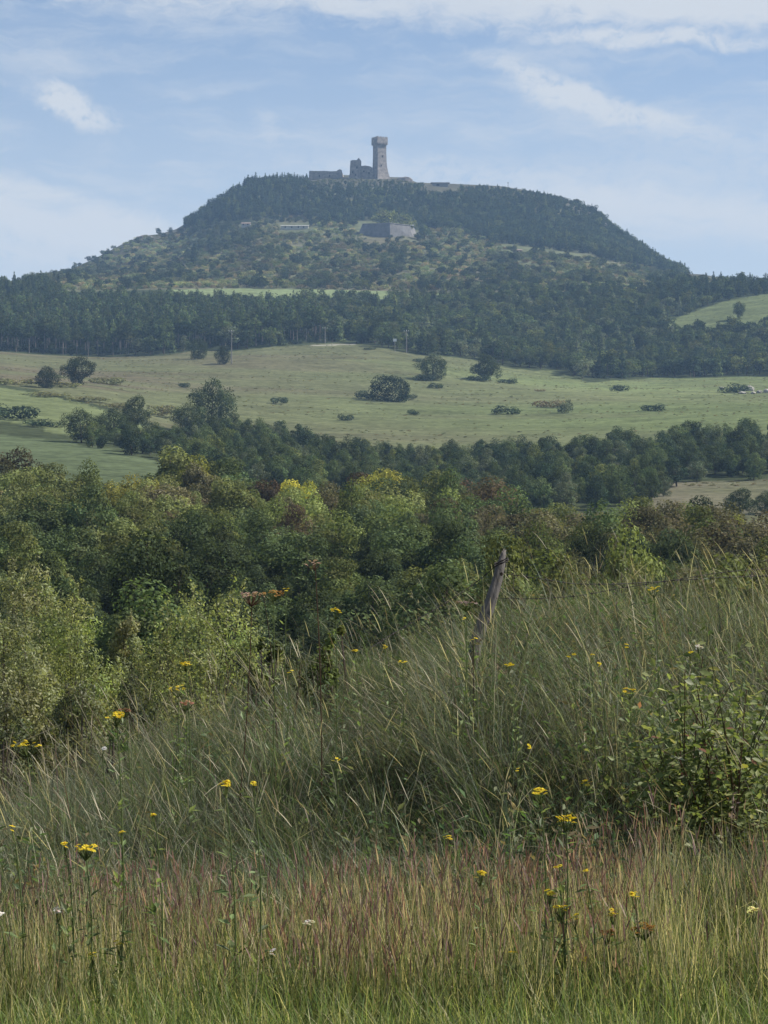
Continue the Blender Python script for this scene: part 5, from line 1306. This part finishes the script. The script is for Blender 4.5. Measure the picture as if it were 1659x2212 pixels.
FL = [
 (402, 1430, 36, 16, 'flat yellow flower cluster in front of the dome shaped willow', .85), (385, 1482, 46, 9, 'loose pale yellow flower sprays just below the cluster before the willow', .75),
 (252, 1540, 42, 18, 'bright yellow flower cluster beside a red dead head on the left crest', .7), (58, 1600, 66, 16, 'wide group of yellow flower heads at the left edge of the bank', .6),
 (486, 1690, 28, 9, 'yellow flower cluster alone in the grey grass, left of a single paler bloom', .55), (548, 1692, 16, 3, 'small pale yellow bloom just right of the yellow cluster in grey grass', .5),
 (335, 1755, 12, 3, 'tiny yellow bloom in the grass above the left yellow cluster', .5), (185, 1826, 50, 18, 'big yellow flower cluster on a leafy stem low on the left', .55),
 (143, 1822, 12, 4, 'small yellow side bloom left of the big low left cluster', .5), (265, 1793, 12, 3, 'tiny yellow bloom right of and above the big low left cluster', .5),
 (725, 1316, 30, 8, 'leafy stem with yellow buds rising over the crest in the middle', .85), (618, 1270, 18, 3, 'lone yellow bloom on top of the orange dry head at the crest', .85),
 (765, 1400, 14, 3, 'small cream yellow bloom right of the leafy stem on the crest', .6), (832, 1394, 22, 5, 'yellow blooms on the crest in the middle of the picture', .6),
 (870, 1428, 18, 4, 'pale yellow bloom just below the crest left of the dark stalk', .5), (1005, 1334, 14, 2, 'single yellow bloom at the left foot of the leaning post', .6),
 (1022, 1376, 14, 2, 'pale yellow bloom on the dark stalk under the leaning post', .6), (1096, 1433, 26, 6, 'flat yellow cluster on the bank below the leaning post', .5),
 (1235, 1414, 13, 2, 'small yellow bloom, first of four in a row right of the post', .5), (1276, 1413, 16, 3, 'small yellow bloom, second of four in a row right of the post', .5),
 (1300, 1431, 14, 2, 'small yellow bloom, third and lowest of the row right of the post', .5), (1355, 1394, 14, 2, 'faint yellow bloom, last of the row right of the post', .5),
 (1412, 1268, 34, 6, 'three bright yellow blooms in the grass against the barbed wire', .75), (1361, 1487, 34, 9, 'round yellow flower group left of the leafy bramble', .5),
 (1490, 1405, 22, 4, 'yellow blooms at the top of the leafy bramble', .6), (1142, 1610, 12, 2, 'single small yellow bloom in the middle of the dark grass hollow', .4),
 (727, 1638, 14, 3, 'small yellow bloom in the green grass of the middle bank', .45), (1168, 1706, 42, 9, 'wide pale yellow flower spray above the dark hollow', .45),
 (1263, 1686, 30, 7, 'pale yellow spray right of and above the orange cluster', .45), (1224, 1764, 40, 16, 'orange yellow flower cluster on a tall stem in the hollow', .55),
 (963, 1806, 22, 6, 'yellow blooms at the foot of the bank in the middle', .45), (1038, 1882, 32, 7, 'yellow cluster low in the middle above the red grass', .45),
 (1205, 1868, 16, 3, 'narrow yellow spike in the grass under the orange cluster', .45), (1268, 1880, 13, 2, 'single yellow bloom right of the narrow yellow spike', .42),
 (1212, 1956, 30, 9, 'bright yellow cluster between red seed heads low on the right', .42), (1187, 1925, 20, 5, 'pale yellow spray just above the bright cluster low on the right', .42),
 (1241, 1977, 16, 4, 'yellow bloom right of and below the bright low cluster', .40), (1325, 1966, 24, 6, 'orange yellow blooms left of the dry orange head low on the right', .42),
 (1372, 1930, 26, 6, 'yellow spray above the dry orange head low on the right', .44), (1106, 2056, 12, 2, 'small orange yellow bloom near the bottom middle', .3),
 (1264, 2068, 16, 3, 'tiny yellow bloom near the bottom right of the middle', .3), (200, 2056, 26, 5, 'yellow bloom low on the left in dry grass', .32), (258, 2032, 16, 3, 'small yellow bloom right of the low left bloom in dry grass', .34),
 (30, 1785, 10, 2, 'tiny yellow bloom at the left edge of the grey grass', .45), (1118, 1660, 10, 2, 'faint yellow bloom in the hollow under the lone small bloom', .4), (625, 1448, 14, 2, 'yellow bloom on a dark stalk at the crest below the orange dry head', .5),
]
for i, a in enumerate(FL): ragwort(i, *a)
for i, (c, r, w_, nh, lab, h) in enumerate([(665, 1986, 22, 3, 'bright white flower head in the dry grass left of the middle', .42), (1629, 1962, 24, 5, 'pale yellow-white flower head near the right edge, low down', .45),
    (128, 1962, 26, 5, 'dull whitish flower head in the red grass on the left', .42), (3, 1968, 18, 3, 'whitish flower head cut by the left edge', .42), (585, 2052, 18, 2, 'small off-white bloom low in the dry grass left of the middle', .34),
    (1384, 2138, 22, 3, 'white flower near the bottom on the right', .22), (220, 1615, 18, 3, 'tiny white flower heads on the left crest', .5), (1250, 2096, 10, 1, 'tiny white bloom near the bottom right of the middle', .3)]):
    ragwort(100 + i, c, r, w_, nh, lab, h, WHI if i != 1 else (.75, .72, .30), .014, 'white_flower', .3)
for i, (c, r, w_, nh, lab, h, lo, cl_) in enumerate([(545, 1278, 60, 26, 'large cream and brown dry flower head over the crest right of the dome shaped willow', .95, 11, CREAM), (590, 1276, 44, 22, 'orange brown dry flower head beside the large cream one', .95, 11, ORA),
    (680, 1210, 40, 9, 'tall dry flower head with pinkish tips standing against the dark wood', 1.25, 11, CREAM), (1008, 1296, 46, 18, 'dark brown dry head with white fluff left of the leaning post', .85, 11, (.30, .24, .20)),
    (268, 1530, 26, 12, 'reddish dry head behind the bright yellow cluster on the left', .75, 11, (.26, .14, .09)), (402, 1516, 34, 14, 'red brown dry head on the bank under the pale yellow sprays', .6, 10, (.42, .22, .15)),
    (1392, 1998, 54, 24, 'dry orange flower head in the red grass low on the right', .42, 7.4, (.34, .19, .05)), (1310, 2010, 30, 10, 'faded orange head left of the dry orange flower head', .38, 7.4, (.30, .18, .06)),
    (1510, 1395, 14, 8, 'white fluffy seed spike at the top of the bramble', .6, 8.5, WHI)]):
    ragwort(200 + i, c, r, w_, nh, lab, h, cl_, .010, 'dry_flower_head', .5, 'dry flower', lo)

# leafy weeds rising over the crest round the dry flower heads
for a in [(40, 575, 1345, 14.6, 100, (.10, .12, .035), 'leafy green weed plant under the large cream dry head', 900, .05, 12, 'leafy_weed', 'weed', .45, .6), (41, 725, 1335, 14.4, 70, (.14, .17, .05), 'pale leafy weed under the leafy stem with yellow buds', 500, .05, 9, 'leafy_weed', 'weed', .45, .6),
          (42, 700, 1395, 14.3, 130, (.085, .11, .035), 'low leafy weed clump on the crest left of the middle', 900, .04, 14, 'leafy_weed', 'weed', .45, .8), (43, 250, 1570, 14.2, 70, (.085, .14, .04), 'green weed under the bright yellow cluster on the left crest', 500, .035, 10, 'leafy_weed', 'weed', .3, .6),
          (44, 860, 1400, 14.5, 110, (.11, .14, .035), 'yellowish leafy weed on the crest left of the post', 700, .035, 12, 'leafy_weed', 'weed', .45, .8)]: willow(*a)

# tall single stalks that stand out
def stalk(tip, base, y, r, col, label, bend=0.0, head=None):
    a, b = P(*tip, y + .05), P(*base, y); g = float(ground(b[0], b[1])); o = empty('dry_stalk', (b[0], b[1], g)); tag(o, label, 'stalk', 'dry stalks on the bank'); o0 = np.array(o.location)
    d = b - a; ext = b + d / np.linalg.norm(d) * max(0, (b[2] - g) / max(.3, abs(d[2]) / np.linalg.norm(d)))
    t = np.linspace(0, 1, 9)[:, None]; p = ext * (1 - t) + a * t + np.array([bend, 0, -abs(bend) * .3]) * (t ** 2 * (1 - t) * 3); m = MB(); m.tube(p - o0, np.linspace(r, r * .45, 9), 5, 0, col); m.build('stem', LEAF, o)
    if head is not None:
        rs = np.random.RandomState(int(tip[0])); n_ = 26; tt = rs.uniform(.72, 1, n_); pos = np.stack([np.interp(tt, t[:, 0], (p - o0)[:, k]) for k in range(3)], 1) + rs.normal(0, .008, (n_, 3)); al = np.repeat(((a - ext) / np.linalg.norm(a - ext))[None], n_, 0) + .35 * rs.normal(size=(n_, 3))
        V, q = leaf_quads(pos, unit(n_, rs), np.full(n_, .03), np.full(n_, .008), rs, al); f = MB(); f.add(V, q, None, 0, np.asarray(head)); f.build('seed_head', LEAF, o)
PS, DK = (.34, .31, .22), (.075, .055, .04)
for a in [((432, 1326), (520, 1436), 13.8, .0042, PS, 'pale stalk leaning left in front of the dome shaped willow', .05, None), ((262, 1466), (314, 1584), 13.6, .004, PS, 'pale grey stalk leaning left over the left crest', .02, None),
          ((160, 1500), (245, 1690), 12.6, .004, PS, 'long pale stalk leaning left beside the left yellow group', .03, None), ((880, 1272), (945, 1378), 14.0, .0045, (.17, .20, .11), 'green stalk leaning left of the leaning post', .04, PS),
          ((972, 1296), (962, 1382), 14.0, .0042, (.17, .20, .11), 'upright grey green stalk just left of the leaning post', 0, PS), ((1022, 1380), (1024, 1590), 11.4, .004, DK, 'dark upright dead stalk in front of the post', 0, DK),
          ((570, 1290), (590, 1520), 12.5, .005, DK, 'dark brown dead stalk under the large cream dry head', .03, None), ((648, 1440), (632, 1560), 12.8, .005, DK, 'dark forked stalk on the crest left of the middle', .02, DK),
          ((130, 1566), (70, 1592), 13.0, .004, PS, 'pale bent stalk arching above the left yellow group', .0, None), ((680, 1215), (690, 1380), 14.2, .004, (.10, .09, .05), 'thin stalk carrying the tall pinkish dry head', .0, None),
          ((1585, 1720), (1570, 1920), 8.9, .003, (.26, .20, .16), 'tall stem with purplish head at the right below the bramble', .0, (.26, .19, .17)), ((1250, 1800), (1330, 1960), 8.3, .0028, PS, 'pale stem leaning left through the red grass on the right', .02, (.3, .22, .14)),
          ((1100, 1690), (1120, 1900), 9.0, .0032, PS, 'tall pale stem with seed head above the dark hollow', .0, (.34, .27, .18)), ((1540, 1225), (1550, 1320), 14.2, .003, PS, 'pale seeding stem in front of the brownish thicket near the right edge', .0, PS),
          ((1300, 1272), (1400, 1400), 14.2, .003, PS, 'long pale stem leaning left under the barbed wire', .03, None), ((790, 1255), (860, 1300), 14.3, .002, (.3, .28, .2), 'thin arching stem over the dark wood left of the post', .05, None)]: stalk(*a)

# ------------------------------------------------------------------ leafy bramble on the right of the bank
def bramble():
    rs = np.random.RandomState(77); y0 = 9.45; c0, r0 = 1530, 1700; b = P(c0, r0, y0); g = float(ground(b[0], b[1])); o = empty('bramble_bush', (b[0], b[1], g)); o0 = np.array(o.location)
    tag(o, 'leafy green bramble with some red and pale leaves on the right of the bank', 'bush'); cn = MB(); pts = []
    targets = [(1500, 1408), (1440, 1490), (1400, 1560), (1470, 1450), (1560, 1460), (1610, 1480), (1650, 1470), (1390, 1640), (1420, 1700), (1480, 1580), (1540, 1560), (1600, 1570), (1650, 1600), (1450, 1620), (1500, 1680), (1580, 1650), (1640, 1690), (1430, 1760), (1490, 1790), (1560, 1780), (1620, 1760), (1400, 1740), (1450, 1690), (1660, 1780), (1530, 1720), (1700, 1520), (1720, 1620), (1520, 1500), (1380, 1600)]
    for k, (c, r) in enumerate(targets * 2):
        y = y0 + rs.uniform(-.35, .25) - .0005 * (r - 1550); e = P(c + rs.normal(0, 14), r + rs.normal(0, 14), y) - o0; s = np.array([rs.normal(0, .12), rs.normal(0, .12), -.02]); e[2] = max(e[2], .08)
        mid = (s + e) / 2 + np.array([0, 0, .12 + .1 * rs.rand()]); t = np.linspace(0, 1, 10)[:, None]; path = (1-t)**2 * s + 2*t*(1-t) * mid + t*t * e
        cn.tube(path, np.linspace(.004, .0018, 10), 5, 0, (.12, .07, .045) if rs.rand() < .5 else (.09, .11, .04)); n_ = 22
        for j in range(n_):
            tt = rs.uniform(.3, 1); q = np.array([np.interp(tt, t[:, 0], path[:, i]) for i in range(3)]); pts.append((q + rs.normal(0, .05, 3), path[-1] - path[-3], k % len(targets)))
    cn.build('canes', LEAF, o)
    pal = [(.14, .175, .058), (.18, .21, .075), (.115, .15, .05), (.24, .26, .10), (.22, .11, .07), (.38, .39, .25), (.25, .24, .06)]
    # leaf shape: folded oval with a pointed tip, ten triangles
    L = np.array([(0, 0, 0), (.28, .22, .06), (.62, .26, .07), (1, 0, 0), (.62, -.26, .07), (.28, -.22, .06), (.45, 0, -.02)]); T = [(0, 6, 1), (1, 6, 2), (2, 6, 3), (3, 6, 4), (4, 6, 5), (5, 6, 0)]
    var = []
    for c in pal:
        m = MB(); m.add(L, None, T, 0, np.asarray(c)); var.append(m.mesh('leaf', [LEAF], True))
    from mathutils import Matrix, Vector
    order = sorted(range(len(pts)), key=lambda i: pts[i][0][1]); single = set(order[:300]); rest_ = MB()
    for i, (p, d, k) in enumerate(pts):
        a = rs.rand() * 6.283; X_ = np.array([cos(a), sin(a) * .8 - .25, rs.uniform(-.5, .4)]); X_ /= np.linalg.norm(X_); N = np.array([rs.normal(0, .5), rs.normal(-.25, .5), 1.0]); N -= X_ * (N @ X_); N /= np.linalg.norm(N); Y_ = np.cross(N, X_)
        w_ = [3, 3, 2.5, 2, .15, .5, .5]; 
        if k in (4, 13, 9, 2): w_[4] = 1.0
        if k in (5, 6, 20): w_[6] = 2.5
        v = rs.choice(7, p=np.array(w_) / sum(w_)); s = rs.uniform(.030, .056)
        if i in single:
            lf = link(bpy.data.objects.new('leaf', var[v]), o); lf.matrix_local = Matrix([[X_[r_] * s, Y_[r_] * s, N[r_] * s, p[r_]] for r_ in range(3)] + [[0, 0, 0, 1]])
        else: rest_.add(p + s * (L[:, :1] * X_ + L[:, 1:2] * Y_ + L[:, 2:] * N), None, T, 0, np.asarray(pal[v]))
    n_ = 2600; cl_ = np.array([pts[j][0] for j in rs.randint(0, len(pts), n_)]) + rs.normal(0, .09, (n_, 3)) + [0, .07, -.03]; cl_[:, 2] = np.maximum(cl_[:, 2], .02)
    nr = unit(n_, rs) + [0, -.2, .8]; nr /= np.linalg.norm(nr, axis=1, keepdims=True); s = rs.uniform(.022, .045, n_); V, q = leaf_quads(cl_, nr, s, s * .6, rs, None, .05)
    rest_.add(V, q, None, 0, np.repeat(choose(rs, n_, pal, [3, 3, 4, 1, .35, .2, .2]), 4, 0)); f = rest_.build('foliage', LEAF, o); f['kind'] = 'stuff'
bramble()
